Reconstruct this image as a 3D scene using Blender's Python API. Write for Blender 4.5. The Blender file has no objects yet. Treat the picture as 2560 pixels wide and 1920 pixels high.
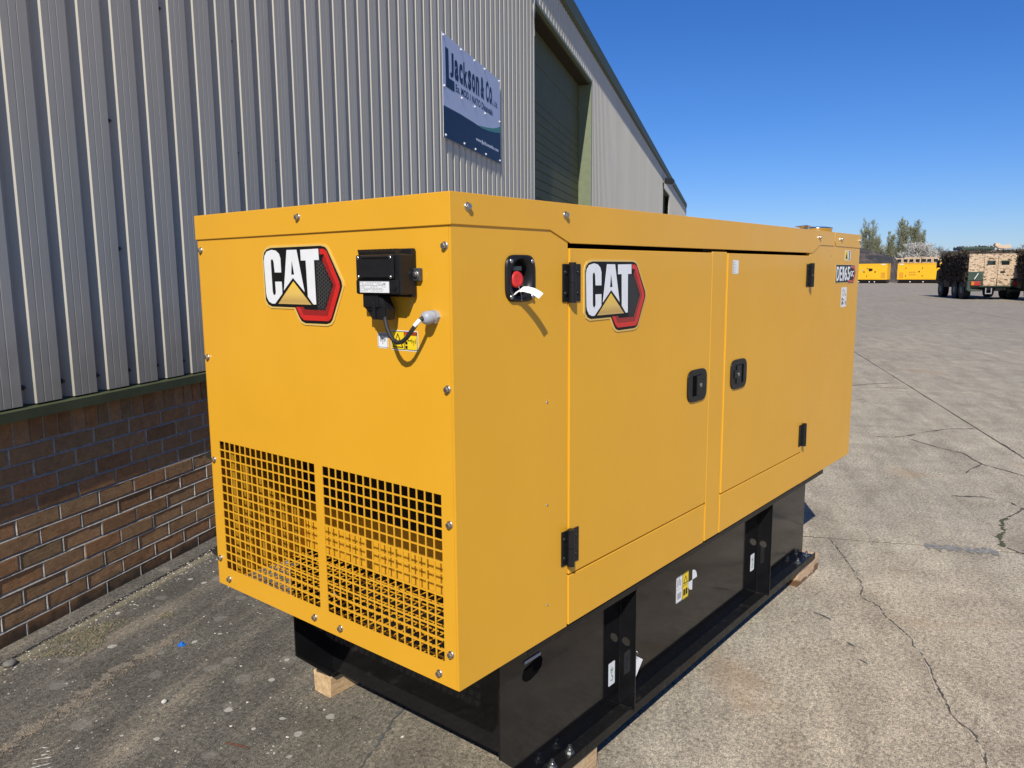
import bpy, math, random
from mathutils import Vector, Matrix, Euler
from math import sin, cos, pi, radians
random.seed(7)
sc = bpy.context.scene
COL = sc.collection

# ------------------------------------------------------------------ camera
cam_d = bpy.data.cameras.new('camera'); cam = bpy.data.objects.new('camera', cam_d); COL.objects.link(cam)
cam.location = (-1.2299, -1.1773, 1.5196)
cam.rotation_euler = (1.4266, 0.0077, -0.8844)
cam_d.sensor_width = 36; cam_d.lens = 36*1936.73/2560
cam_d.clip_start = .05; cam_d.clip_end = 6000
sc.camera = cam
# ------------------------------------------------------------------ light
SUN = Vector((.586, .352, -.60)).normalized()
sun_d = bpy.data.lights.new('sun', 'SUN'); sun = bpy.data.objects.new('sun', sun_d); COL.objects.link(sun)
sun_d.energy = 5.0; sun_d.angle = radians(.5); sun_d.color = (1, .95, .86)
sun.rotation_euler = SUN.to_track_quat('-Z', 'Y').to_euler()
world = bpy.data.worlds.new('World'); sc.world = world; world.use_nodes = True
wn = world.node_tree; wn.nodes.clear()
sky = wn.nodes.new('ShaderNodeTexSky'); sky.sky_type = 'NISHITA'; sky.sun_disc = False
sky.sun_elevation = math.asin(-SUN.z); sky.sun_rotation = math.atan2(-SUN.x, -SUN.y)
sky.air_density = 1.0; sky.dust_density = .1; sky.ozone_density = 3.0; sky.altitude = 50
hs = wn.nodes.new('ShaderNodeHueSaturation'); hs.inputs['Saturation'].default_value = 1.12
tint = wn.nodes.new('ShaderNodeMix'); tint.data_type = 'RGBA'; tint.blend_type = 'MULTIPLY'; tint.inputs[0].default_value = 1; tint.inputs[7].default_value = (.80, 1.0, 1.52, 1)
bg = wn.nodes.new('ShaderNodeBackground'); bg.inputs['Strength'].default_value = .071
wo = wn.nodes.new('ShaderNodeOutputWorld')
wn.links.new(sky.outputs[0], tint.inputs[6]); wn.links.new(tint.outputs[2], hs.inputs['Color']); wn.links.new(hs.outputs[0], bg.inputs[0]); wn.links.new(bg.outputs[0], wo.inputs[0])
sc.view_settings.view_transform = 'Standard'; sc.view_settings.look = 'None'
sc.view_settings.exposure = -0.01; sc.view_settings.gamma = 1; sc.view_settings.use_curve_mapping = False
sc.cycles.max_bounces = 8

# ------------------------------------------------------------------ material helpers
def M(name, col=(.5,.5,.5), rough=.5, metal=0, coat=0, spec=.5, coat_rough=.05):
    m = bpy.data.materials.new(name); m.use_nodes = True
    b = m.node_tree.nodes['Principled BSDF']
    b.inputs['Base Color'].default_value = (*col, 1); b.inputs['Roughness'].default_value = rough
    b.inputs['Metallic'].default_value = metal; b.inputs['Coat Weight'].default_value = coat
    b.inputs['Coat Roughness'].default_value = coat_rough; b.inputs['Specular IOR Level'].default_value = spec
    return m
class NT:
    def __init__(s, m): s.t = m.node_tree; s.b = s.t.nodes['Principled BSDF']
    def n(s, typ, **kw):
        x = s.t.nodes.new(typ)
        for k, v in kw.items():
            if k in x.inputs.keys() if hasattr(x.inputs, 'keys') else False: x.inputs[k].default_value = v
            else: setattr(x, k, v)
        return x
    def l(s, a, b): s.t.links.new(a, b)
    def coord(s, kind='Object', scale=None, obj=None):
        c = s.n('ShaderNodeTexCoord').outputs[kind]
        if scale:
            mp = s.n('ShaderNodeMapping'); mp.inputs['Scale'].default_value = scale; s.l(c, mp.inputs[0]); c = mp.outputs[0]
        return c
    def pos(s): return s.n('ShaderNodeNewGeometry').outputs['Position']
    def noise(s, v, scale, detail=4, rough=.55, dist=0):
        x = s.n('ShaderNodeTexNoise'); x.inputs['Scale'].default_value = scale; x.inputs['Detail'].default_value = detail
        x.inputs['Roughness'].default_value = rough; x.inputs['Distortion'].default_value = dist; s.l(v, x.inputs['Vector']); return x.outputs[0]
    def vor(s, v, scale, feat='F1', rnd=1):
        x = s.n('ShaderNodeTexVoronoi'); x.feature = feat; x.inputs['Scale'].default_value = scale
        if 'Randomness' in x.inputs: x.inputs['Randomness'].default_value = rnd
        s.l(v, x.inputs['Vector']); return x
    def ramp(s, f, stops, interp='LINEAR'):
        x = s.n('ShaderNodeValToRGB'); x.color_ramp.interpolation = interp
        e = x.color_ramp.elements
        while len(e) < len(stops): e.new(.5)
        for i, (p, c) in enumerate(stops):
            e[i].position = p; e[i].color = (*c, 1) if not isinstance(c, (int, float)) else (c, c, c, 1)
        s.l(f, x.inputs[0]); return x.outputs[0]
    def mix(s, f, a, b, mode='MIX'):
        x = s.n('ShaderNodeMix'); x.data_type = 'RGBA'; x.blend_type = mode
        if isinstance(f, (int, float)): x.inputs[0].default_value = f
        else: s.l(f, x.inputs[0])
        for i, v in ((6, a), (7, b)):
            if isinstance(v, tuple): x.inputs[i].default_value = (*v, 1)
            else: s.l(v, x.inputs[i])
        return x.outputs[2]
    def math(s, op, a, b=0, clamp=False):
        x = s.n('ShaderNodeMath'); x.operation = op; x.use_clamp = clamp
        for i, v in ((0, a), (1, b)):
            if isinstance(v, (int, float)): x.inputs[i].default_value = v
            else: s.l(v, x.inputs[i])
        return x.outputs[0]
    def bump(s, h, strength=.3, dist=.01, prev=None):
        x = s.n('ShaderNodeBump'); x.inputs['Strength'].default_value = strength; x.inputs['Distance'].default_value = dist
        s.l(h, x.inputs['Height'])
        if prev is not None: s.l(prev, x.inputs['Normal'])
        s.l(x.outputs[0], s.b.inputs['Normal']); return x.outputs[0]

def speckle(m, col, amt=.12, scale=40, bumps=.1, bscale=300, bd=.001, rvar=0):
    t = NT(m); p = t.pos(); f = t.noise(p, scale, 5)
    a = tuple(c*(1-amt) for c in col); b = tuple(min(1, c*(1+amt)) for c in col)
    t.l(t.ramp(f, [(.3, a), (.7, b)]), t.b.inputs['Base Color'])
    if bumps: t.bump(t.noise(p, bscale, 3), bumps, bd)
    if rvar:
        r = t.b.inputs['Roughness'].default_value
        t.l(t.ramp(t.noise(p, scale*.6, 4), [(.3, max(0, r-rvar)), (.7, r+rvar)]), t.b.inputs['Roughness'])
    return m

YEL = (.80, .395, .024)
m_duct_shaded = speckle(M('duct_yellow_shaded', (.38,.195,.012), .5), (.38,.195,.012), .05, 6, .05, 200, .001)  # body yellow darkened to put the duct's shade into the colour
m_yel = M('yellow_paint', YEL, .40, coat=.20, coat_rough=.07, spec=.38)
t = NT(m_yel); p = t.pos()
c = t.ramp(t.noise(p, 2.2, 5, .6), [(.3,(.735,.372,.023)),(.7,(.775,.395,.025))])
c = t.mix(t.ramp(t.noise(p, 55, 6, .75), [(.62,0),(.72,.10)]), c, (.62,.42,.16)); t.l(c, t.b.inputs['Base Color'])
t.l(t.ramp(t.noise(p, 4, 5, .6), [(.3,.30),(.7,.44)]), t.b.inputs['Roughness'])
w1 = t.bump(t.noise(p, 1.7, 2, .4), .35, .012); t.bump(t.noise(p, 420, 3), .06, .0006, w1)
m_blk = M('black_paint', (.006,.006,.006), .10, coat=.05, coat_rough=.04, spec=.36)
speckle(m_blk, (.008,.008,.009), .2, 12, .012, 30, .001)
m_blk2 = M('black_paint_textured', (.009,.009,.009), .32, spec=.22)
t = NT(m_blk2); p = t.pos()
v = t.vor(p, 190); sp = t.n('ShaderNodeSeparateColor'); t.l(v.outputs['Color'], sp.inputs[0])
f = t.math('MULTIPLY', t.ramp(v.outputs['Distance'], [(.14,1),(.24,0)]), t.math('GREATER_THAN', sp.outputs[0], .80))
f = t.math('MAXIMUM', f, t.ramp(t.noise(p, 26, 6, .7), [(.56,0),(.75,.55)]))
t.l(t.mix(t.math('MULTIPLY', f, .5), (.009,.009,.009), (.11,.10,.085)), t.b.inputs['Base Color'])
t.l(t.ramp(t.noise(p, 30, 5, .65), [(.3,.22),(.7,.45)]), t.b.inputs['Roughness']); t.bump(t.noise(p, 90, 4), .2, .002)
m_plas = speckle(M('black_plastic', (.010,.010,.010), .38, spec=.3), (.012,.012,.013), .2, 60, .1, 700, .0004)
m_rub = speckle(M('black_rubber', (.02,.02,.02), .6), (.02,.02,.02), .25, 60, .15, 500, .0005)
m_shade = speckle(M('brown_shade', (.030,.019,.006), .95), (.030,.019,.006), .3, 40, .5, 160, .004)  # dark brown that paints in deep shade
m_dark = M('dark_void', (.004,.004,.004), .9, spec=.05)
m_zinc = speckle(M('zinc_bolt', (.50,.50,.48), .33, metal=.95), (.50,.50,.48), .2, 300, .1, 900, .0004, .08)
m_chrome = speckle(M('stainless_steel', (.62,.63,.65), .16, metal=1), (.62,.63,.65), .1, 60, .05, 300, .0004, .05)
m_white = speckle(M('white_vinyl', (.80,.81,.82), .3, coat=.3), (.80,.81,.82), .03, 40, 0)
m_paper = speckle(M('white_paper', (.86,.85,.82), .7), (.86,.85,.82), .04, 60, .1, 200, .0006)
m_ink = M('black_ink', (.008,.008,.008), .35, spec=.22)
m_hex = M('dark_grey_print', (.075,.075,.072), .35)
m_cream = M('gold_edge_print', (.74,.50,.13), .25, coat=.6)
m_tri = M('gold_fade_print', (.8,.5,.1), .3, coat=.4); t = NT(m_tri); z_ = t.n('ShaderNodeSeparateXYZ'); t.l(t.coord('Generated'), z_.inputs[0]); t.l(t.ramp(z_.outputs[2], [(0,(.60,.40,.13)),(.12,(.52,.33,.09)),(.45,(.76,.50,.12)),(1,(.86,.56,.05))]), t.b.inputs['Base Color'])
m_redA = M('red_print', (.62,.018,.012), .25, coat=.4)
m_redB = M('dark_red_print', (.30,.012,.010), .25, coat=.4)
m_ylab = M('label_yellow', (.85,.62,.02), .35)
m_orange = M('label_orange', (.62,.10,.02), .35)
m_green = M('green_print', (.02,.22,.07), .35)
m_greyink = M('grey_print', (.32,.32,.33), .4)
m_gland = speckle(M('grey_nylon', (.36,.38,.42), .4), (.36,.38,.42), .05, 80, .1, 500, .0005)
m_redbtn = speckle(M('red_plastic', (.60,.030,.022), .4), (.60,.030,.022), .12, 90, .1, 400, .0005)
# letters on the emblem fade slightly, like the print
def wood():
    m = M('rough_pine', (.5,.33,.17), .75); t = NT(m); c = t.coord('Object', (3, 26, 26))
    f = t.noise(c, 2.2, 6, .6, 1.2); g = t.noise(t.pos(), 90, 4)
    col = t.ramp(f, [(.28,(.34,.185,.08)),(.45,(.55,.36,.18)),(.62,(.70,.50,.28)),(.8,(.48,.29,.13))])
    col = t.mix(.25, col, t.ramp(g, [(.3,(.25,.15,.07)),(.7,(.8,.62,.38))]))
    t.l(col, t.b.inputs['Base Color']); t.bump(t.math('ADD', f, t.math('MULTIPLY', g, .5)), .5, .003); return m
m_wood = wood()
def wetwood():
    m = M('damp_pine', (.3,.17,.08), .6); t = NT(m); p = t.pos(); c = t.coord('Object', (3, 26, 26))
    f = t.noise(c, 2.2, 6, .6, 1.2)
    dry = t.ramp(f, [(.28,(.34,.19,.09)),(.5,(.58,.40,.24)),(.75,(.66,.47,.28))])
    wet = t.ramp(f, [(.3,(.10,.050,.022)),(.7,(.20,.105,.05))])
    s = t.n('ShaderNodeSeparateXYZ'); t.l(p, s.inputs[0])
    h = t.math('ADD', s.outputs[2], t.math('MULTIPLY', t.noise(p, 22, 4), .13))
    k = t.ramp(h, [(.085, 1), (.1, 0)])
    t.l(t.mix(k, dry, wet), t.b.inputs['Base Color']); t.bump(f, .5, .003); return m
m_wood2 = wetwood()

# ------------------------------------------------------------------ mesh helpers
class MB:
    def __init__(s): s.v = []; s.f = []; s.m = []; s.cur = 0; s.sm = []
    def add(s, vs, fs, smooth=False):
        o = len(s.v); s.v += [tuple(v) for v in vs]; s.f += [tuple(i+o for i in f) for f in fs]
        s.m += [s.cur]*len(fs); s.sm += [smooth]*len(fs); return s
    def box(s, x0, x1, y0, y1, z0, z1, mat=None):
        if x0 > x1: x0, x1 = x1, x0
        if y0 > y1: y0, y1 = y1, y0
        if z0 > z1: z0, z1 = z1, z0
        vs = [(x, y, z) for z in (z0, z1) for y in (y0, y1) for x in (x0, x1)]
        if mat: vs = [mat @ Vector(v) for v in vs]
        return s.add(vs, [(0,2,3,1),(4,5,7,6),(0,1,5,4),(2,6,7,3),(0,4,6,2),(1,3,7,5)])
    def prism(s, pts, fn, d0, d1, smooth=False):
        """pts 2D polygon; fn(u,v,d)->xyz ; extruded from d0 to d1"""
        n = len(pts)
        vs = [fn(u, v, d0) for u, v in pts]+[fn(u, v, d1) for u, v in pts]
        o = len(s.v); s.add(vs, [tuple(range(n))[::-1], tuple(range(n, 2*n))])
        s.f += [(o+i, o+(i+1) % n, o+n+(i+1) % n, o+n+i) for i in range(n)]; s.m += [s.cur]*n; s.sm += [smooth]*n
        return s
    def cyl(s, a, b, r, r2=None, n=16, caps=True, rot=0, smooth=True):
        a = Vector(a); b = Vector(b); r2 = r if r2 is None else r2
        q = (b-a).to_track_quat('Z', 'Y'); vs = []
        for c, rr in ((a, r), (b, r2)):
            for i in range(n):
                t = 2*pi*i/n+rot; vs.append(c+q @ Vector((rr*cos(t), rr*sin(t), 0)))
        s.add(vs, [(i, (i+1) % n, n+(i+1) % n, n+i) for i in range(n)], smooth)
        if caps: s.add(vs, [tuple(range(n))[::-1], tuple(range(n, 2*n))])
        return s
    def tube(s, pts, r, n=8, caps=True):
        pts = [Vector(p) for p in pts]; k = len(pts); vs = []; up = None
        for i, p in enumerate(pts):
            d = (pts[min(i+1, k-1)]-pts[max(i-1, 0)]).normalized()
            if up is None: up = d.orthogonal().normalized()
            up = (up-d*up.dot(d)).normalized(); w = d.cross(up)
            rr = r[i] if isinstance(r, (list, tuple)) else r
            for j in range(n):
                t = 2*pi*j/n; vs.append(p+(up*cos(t)+w*sin(t))*rr)
        fs = [(i*n+j, i*n+(j+1) % n, (i+1)*n+(j+1) % n, (i+1)*n+j) for i in range(k-1) for j in range(n)]
        s.add(vs, fs, True)
        if caps: s.add(vs[:n], [tuple(range(n))[::-1]]); s.add(vs[-n:], [tuple(range(n))])
        return s
    def lathe(s, prof, c, axis, n=20):
        """prof list of (r, h) along axis from point c"""
        c = Vector(c); q = Vector(axis).to_track_quat('Z', 'Y'); vs = []
        for r, h in prof:
            for i in range(n):
                t = 2*pi*i/n; vs.append(c+q @ Vector((r*cos(t), r*sin(t), h)))
        fs = [(k*n+i, k*n+(i+1) % n, (k+1)*n+(i+1) % n, (k+1)*n+i) for k in range(len(prof)-1) for i in range(n)]
        s.add(vs, fs, True); return s
    def holes(s, us, vs_, hole, fn, d0, d1):
        """sheet split by cuts us, vs_ ; hole(i,j) True = opening. front d0, back d1"""
        for i in range(len(us)-1):
            for j in range(len(vs_)-1):
                if hole(i, j): continue
                u0, u1, v0, v1 = us[i], us[i+1], vs_[j], vs_[j+1]
                q = [(u0,v0),(u1,v0),(u1,v1),(u0,v1)]
                P = [fn(u, v, d0) for u, v in q]+[fn(u, v, d1) for u, v in q]
                fs = [(0,1,2,3),(7,6,5,4)]
                out = lambda a, b: a < 0 or b < 0 or a >= len(us)-1 or b >= len(vs_)-1 or hole(a, b)
                if out(i, j-1): fs.append((0,4,5,1))
                if out(i+1, j): fs.append((1,5,6,2))
                if out(i, j+1): fs.append((2,6,7,3))
                if out(i-1, j): fs.append((3,7,4,0))
                s.add(P, fs)
        return s
    def mesh(s, name, mats):
        me = bpy.data.meshes.new(name); me.from_pydata(s.v, [], s.f)
        for m in (mats if isinstance(mats, (list, tuple)) else [mats]): me.materials.append(m)
        me.polygons.foreach_set('material_index', s.m); me.polygons.foreach_set('use_smooth', s.sm)
        me.update(); return me
    def build(s, name, mats, parent=None, bevel=0, recalc=True):
        me = s.mesh(name, mats)
        if recalc:
            import bmesh
            b = bmesh.new(); b.from_mesh(me); bmesh.ops.recalc_face_normals(b, faces=b.faces); b.to_mesh(me); b.free()
        return link(name, me, parent, bevel)
def link(name, me, parent=None, bevel=0):
    o = bpy.data.objects.new(name, me); COL.objects.link(o)
    if parent is not None:
        o.parent = parent; o.matrix_parent_inverse = parent['_inv'] if False else INV[parent.name]
    if bevel:
        md = o.modifiers.new('bevel', 'BEVEL'); md.width = bevel; md.segments = 2; md.limit_method = 'ANGLE'; md.angle_limit = radians(35)
    return o
INV = {}
def pinv(o, m): INV[o.name] = m
def thing(name, label, cat, loc=(0,0,0), rotz=0, group=None, local=False):
    """local=False: children are given in world coordinates; local=True: in the thing's own frame"""
    o = bpy.data.objects.new(name, None); COL.objects.link(o); o.empty_display_size = .2
    o.location = loc; o.rotation_euler = (0, 0, rotz); o['label'] = label; o['category'] = cat
    if group: o['group'] = group
    INV[o.name] = Matrix.Identity(4) if local else (Matrix.Translation(loc) @ Matrix.Rotation(rotz, 4, 'Z')).inverted()
    return o
def tag(o, label, cat, group=None, kind=None):
    if label: o['label'] = label
    if cat: o['category'] = cat
    if group: o['group'] = group
    if kind: o['kind'] = kind
    return o
def struct(o): o['kind'] = 'structure'; return o
def sub(o):  # let o be a parent of sub-parts, same coordinates as itself
    INV[o.name] = Matrix.Identity(4); return o
def inst(name, src, parent, mat=None, loc=None):
    o = src.copy(); o.name = name; COL.objects.link(o); o.parent = parent; o.matrix_parent_inverse = INV[parent.name]
    if loc is not None: o.location = loc
    return o
def copy_tree(o, parent=None):
    c = o.copy(); COL.objects.link(c)
    if parent is not None: c.parent = parent
    INV[c.name] = INV.get(o.name, Matrix.Identity(4))
    for ch in list(o.children): copy_tree(ch, c)
    return c
def text_mesh(txt, fn, u0, u1, v0, v1, d0, d1, name, mat, parent, bold=0, keep=False, space=1.0):
    """lettering filling the rectangle (u0..u1, v0..v1) of the frame fn, raised from d0 to d1"""
    cu = bpy.data.curves.new('txt', 'FONT'); cu.body = txt; cu.offset = bold; cu.extrude = .5; cu.resolution_u = 3; cu.space_character = space
    to = bpy.data.objects.new('txt', cu)
    me = bpy.data.meshes.new_from_object(to)
    xs = [v.co.x for v in me.vertices]; ys = [v.co.y for v in me.vertices]
    ax, bx, ay, by = min(xs), max(xs), min(ys), max(ys)
    for v in me.vertices:
        u = u0+(v.co.x-ax)/(bx-ax)*(u1-u0); w = v0+(v.co.y-ay)/(by-ay)*(v1-v0)
        v.co = Vector(fn(u, w, d1 if v.co.z > 0 else d0))
    me.materials.clear(); me.materials.append(mat); me.name = name
    bpy.data.objects.remove(to); bpy.data.curves.remove(cu)
    o = link(name, me, parent)
    if len(txt) > 1: o['kind'] = 'stuff'
    return o

# =================================================================== THE SETTING
A = radians(24.2); NW = Vector((-sin(A), cos(A), 0)); UW = Vector((cos(A), sin(A), 0)); DW = 2.247
def W2(u, n, z=0):    # wall coordinates -> world  (u along the wall, n outward distance from camera side, n=DW at the brick face)
    p = UW*u+NW*n; return Vector((p.x, p.y, z))
def concrete():
    m = M('yard_concrete', (.3,.28,.25), .92, spec=.25); t = NT(m); p = t.pos()
    s = t.n('ShaderNodeSeparateXYZ'); t.l(p, s.inputs[0])
    N = t.math('ADD', t.math('MULTIPLY', s.outputs[0], -sin(A)), t.math('MULTIPLY', s.outputs[1], cos(A)))
    U = t.math('ADD', t.math('MULTIPLY', s.outputs[0], cos(A)), t.math('MULTIPLY', s.outputs[1], sin(A)))
    big = t.noise(p, .55, 5, .6); mid = t.noise(p, 3.2, 6, .62, .4); fine = t.noise(p, 60, 5, .7); mott = t.noise(p, 16, 6, .75, .5); grit = t.noise(p, 240, 3, .7)
    mpU = t.n('ShaderNodeCombineXYZ'); t.l(t.math('MULTIPLY', U, .35), mpU.inputs[0]); t.l(t.math('MULTIPLY', N, 2.6), mpU.inputs[1])
    streak = t.noise(mpU.outputs[0], 2.4, 6, .65, .3)     # brushed along the wall
    light = t.ramp(mid, [(.28,(.37,.322,.248)),(.45,(.44,.386,.298)),(.6,(.50,.444,.345)),(.78,(.58,.52,.415))])
    light = t.mix(.55, light, t.ramp(streak, [(.3,(.58,.57,.57)),(.55,(1,1,1)),(.75,(1.2,1.18,1.14))]), 'MULTIPLY')
    light = t.mix(.5, light, t.ramp(big, [(.3,(.76,.76,.77)),(.62,(1.08,1.07,1.04))]), 'MULTIPLY')
    dark = t.ramp(mid, [(.25,(.104,.096,.082)),(.5,(.148,.137,.116)),(.75,(.198,.182,.154))])
    dark = t.mix(.8, dark, t.ramp(streak, [(.35,(.72,.73,.74)),(.54,(1,1,1)),(.64,(1.75,1.65,1.5)),(.8,(2.0,1.85,1.65))]), 'MULTIPLY')
    nn = t.math('ADD', N, t.math('MULTIPLY', t.math('ADD', t.noise(p, 1.4, 5, .6), -.5), 1.5))
    kd = t.ramp(t.math('MULTIPLY_ADD', nn, .25) if False else t.math('ADD', t.math('MULTIPLY', nn, .25), .5), [(.40, 0), (.56, .62), (.74, 1)])
    far = t.ramp(t.math('MULTIPLY', s.outputs[0], .02), [(.12, 0), (.5, 1)])
    light = t.mix(far, light, t.mix(.5, light, (.21,.185,.165)))
    col = t.mix(kd, light, dark)
    # aggregate speckle
    col = t.mix(.85, col, t.ramp(grit, [(.30,(.36,.36,.36)),(.5,(1,1,1)),(.68,(1.7,1.65,1.55))]), 'MULTIPLY')
    col = t.mix(1.0, col, t.ramp(fine, [(.34,(.52,.52,.52)),(.5,(1,1,1)),(.66,(1.42,1.39,1.34))]), 'MULTIPLY')
    col = t.mix(.7, col, t.ramp(t.noise(p, 125, 3, .8), [(.34,(.55,.54,.53)),(.5,(1,1,1)),(.66,(1.45,1.42,1.36))]), 'MULTIPLY')
    col = t.mix(.38, col, t.ramp(mott, [(.34,(.62,.61,.60)),(.5,(1,1,1)),(.66,(1.28,1.26,1.22))]), 'MULTIPLY')
    # pale lichen rings and white specks near the wall
    wp = t.n('ShaderNodeVectorMath'); wp.operation = 'ADD'; t.l(p, wp.inputs[0])
    ns = t.n('ShaderNodeTexNoise'); ns.inputs['Scale'].default_value = 22; t.l(p, ns.inputs['Vector'])
    sc_ = t.n('ShaderNodeVectorMath'); sc_.operation = 'SCALE'; sc_.inputs['Scale'].default_value = .03; t.l(ns.outputs[1], sc_.inputs[0]); t.l(sc_.outputs[0], wp.inputs[1])
    near = t.ramp(t.math('ADD', t.math('MULTIPLY', N, .25), .5), [(.56, 0), (.72, 1)])
    for scale, r0, r1, c, k in ((6, .23, .275, (.32,.30,.26), .36), (9, .16, .175, (.58,.56,.49), .75), (20, .12, .14, (.62,.60,.53), .9), (60, .10, .14, (.5,.47,.41), .75)):
        v = t.vor(wp.outputs[0], scale)
        sep = t.n('ShaderNodeSeparateColor'); t.l(v.outputs['Color'], sep.inputs[0])
        pick = t.math('GREATER_THAN', sep.outputs[0], .52 if scale > 7 else .22)
        rad = t.math('MULTIPLY', sep.outputs[1], .8)
        dd = t.math('ADD', v.outputs['Distance'], t.math('MULTIPLY', rad, r0))
        f = t.math('MULTIPLY', t.math('MULTIPLY', t.ramp(dd, [(r0, 1), (r1, 0)]), pick), k)
        col = t.mix(t.math('MULTIPLY', f, near), col, c)
    v = t.vor(p, 75); sep = t.n('ShaderNodeSeparateColor'); t.l(v.outputs['Color'], sep.inputs[0])
    f = t.math('MULTIPLY', t.ramp(v.outputs['Distance'], [(.12, 1), (.2, 0)]), t.math('GREATER_THAN', sep.outputs[0], .86))
    col = t.mix(t.math('MULTIPLY', f, .6), col, (.55,.52,.46))
    v = t.vor(p, 40); sep = t.n('ShaderNodeSeparateColor'); t.l(v.outputs['Color'], sep.inputs[0])
    f = t.math('MULTIPLY', t.ramp(v.outputs['Distance'], [(.1, 1), (.2, 0)]), t.math('GREATER_THAN', sep.outputs[1], .9))
    col = t.mix(t.math('MULTIPLY', f, .55), col, (.06,.055,.05))
    # green-gold algae line by the wall
    ln = t.math('ADD', N, t.math('MULTIPLY', t.math('ADD', t.noise(p, 9, 4), -.5), .06))
    a = t.math('SUBTRACT', 1, t.math('MULTIPLY', t.math('ABSOLUTE', t.math('SUBTRACT', ln, 2.10)), 26), True)
    col = t.mix(t.math('MULTIPLY', a, .65), col, (.30,.26,.155))
    # dark rust blooms
    rb = t.ramp(t.noise(p, 1.1, 3, .5, .5), [(.66, 0), (.74, 1)])
    col = t.mix(t.math('MULTIPLY', rb, .35), col, (.40,.25,.13))
    t.l(col, t.b.inputs['Base Color'])
    h = t.math('ADD', t.math('MULTIPLY', grit, .6), t.math('ADD', t.math('MULTIPLY', fine, 1.0), t.math('MULTIPLY', mid, 1.2)))
    t.bump(h, .75, .006)
    return m
m_conc = concrete()

# ground sheet to the horizon
g = MB(); S = 3000
g.add([(-S,-S,-.016),(S,-S,-.016),(S,S,-.016),(-S,S,-.016)], [(0,1,2,3)])
ground = struct(g.build('ground', m_conc)); sub(ground)
m_grass = M('far_grass', (.07,.09,.03), .9); speckle(m_grass, (.075,.095,.032), .35, .4, 0)
g = MB(); g.add([(125,-S,-.008),(S,-S,-.008),(S,S,-.008),(125,S,-.008)], [(0,1,2,3)])
struct(g.build('field', m_grass))
# concrete slabs with recessed joints (parallel to the wall)
def slab_mesh(lu, ln, name, seed):
    rnd = random.Random(seed); b = MB(); gap = .007; pts = []
    def edge(x0, y0, x1, y1, nx, ny):
        k = max(4, int(math.hypot(x1-x0, y1-y0)/.045))
        chip = 0
        for i in range(k):
            t = i/k; chip = chip*.75+rnd.uniform(-.0022, .003)
            if rnd.random() < .02: chip += rnd.uniform(.004, .012)
            j = max(-.003, chip) if i else 0
            pts.append((x0+(x1-x0)*t-nx*j, y0+(y1-y0)*t-ny*j))
    a, c = gap, lu-gap; d, e = gap, ln-gap
    edge(a, d, c, d, 0, -1); edge(c, d, c, e, 1, 0); edge(c, e, a, e, 0, 1); edge(a, e, a, d, -1, 0)
    b.prism(pts, lambda u, v, d: (u, v, d), -.015, 0)
    return b.mesh(name, m_conc)
us = [-9.0, -3.0, 2.97, 8.97, 14.97, 20.97, 26.97, 32.97, 38.97, 44.97, 50.97, 56.97, 62.97]
ns = [-38.9, -32.9, -26.9, -20.9, -14.9, -8.9, -2.95, 2.13]
sm = [slab_mesh(5.97, 5.95, 'slab', 3), slab_mesh(5.97, 5.95, 'slab', 9), slab_mesh(5.97, 5.08, 'slab', 5)]
for i in range(len(us)-1):
    for j in range(len(ns)-1):
        me = sm[2] if j == len(ns)-2 else sm[(i+j) % 2]
        o = bpy.data.objects.new('slab', me); COL.objects.link(o); o.parent = ground
        o.location = W2(us[i], ns[j]); o.rotation_euler = (0, 0, A)
        o.scale = ((us[i+1]-us[i])/5.97, (ns[j+1]-ns[j])/(5.08 if j == len(ns)-2 else 5.95), 1)
m_fill = speckle(M('joint_dirt', (.085,.075,.06), .95), (.085,.075,.06), .5, 30, .6, 200, .004)
fb = [((u-.009, u+.009), (-38.9, 2.13)) for u in us]+[((-9, 62.9), (n_-.009, n_+.009)) for n_ in ns[:-1]]
for (u0, u1), (n0, n1) in fb:
    b = MB(); b.prism([(u0,n0),(u1,n0),(u1,n1),(u0,n1)], lambda u, v, d: W2(u, v, d), -.012, -.003); b.build('joint_filler', m_fill, ground)
# strip between the last joint and the wall
b = MB(); b.prism([(-9, 2.142), (63, 2.142), (63, 2.26), (-9, 2.26)], lambda u, v, d: W2(u, v, d), -.015, .002)
struct(b.build('kerb_strip', m_conc))
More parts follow.
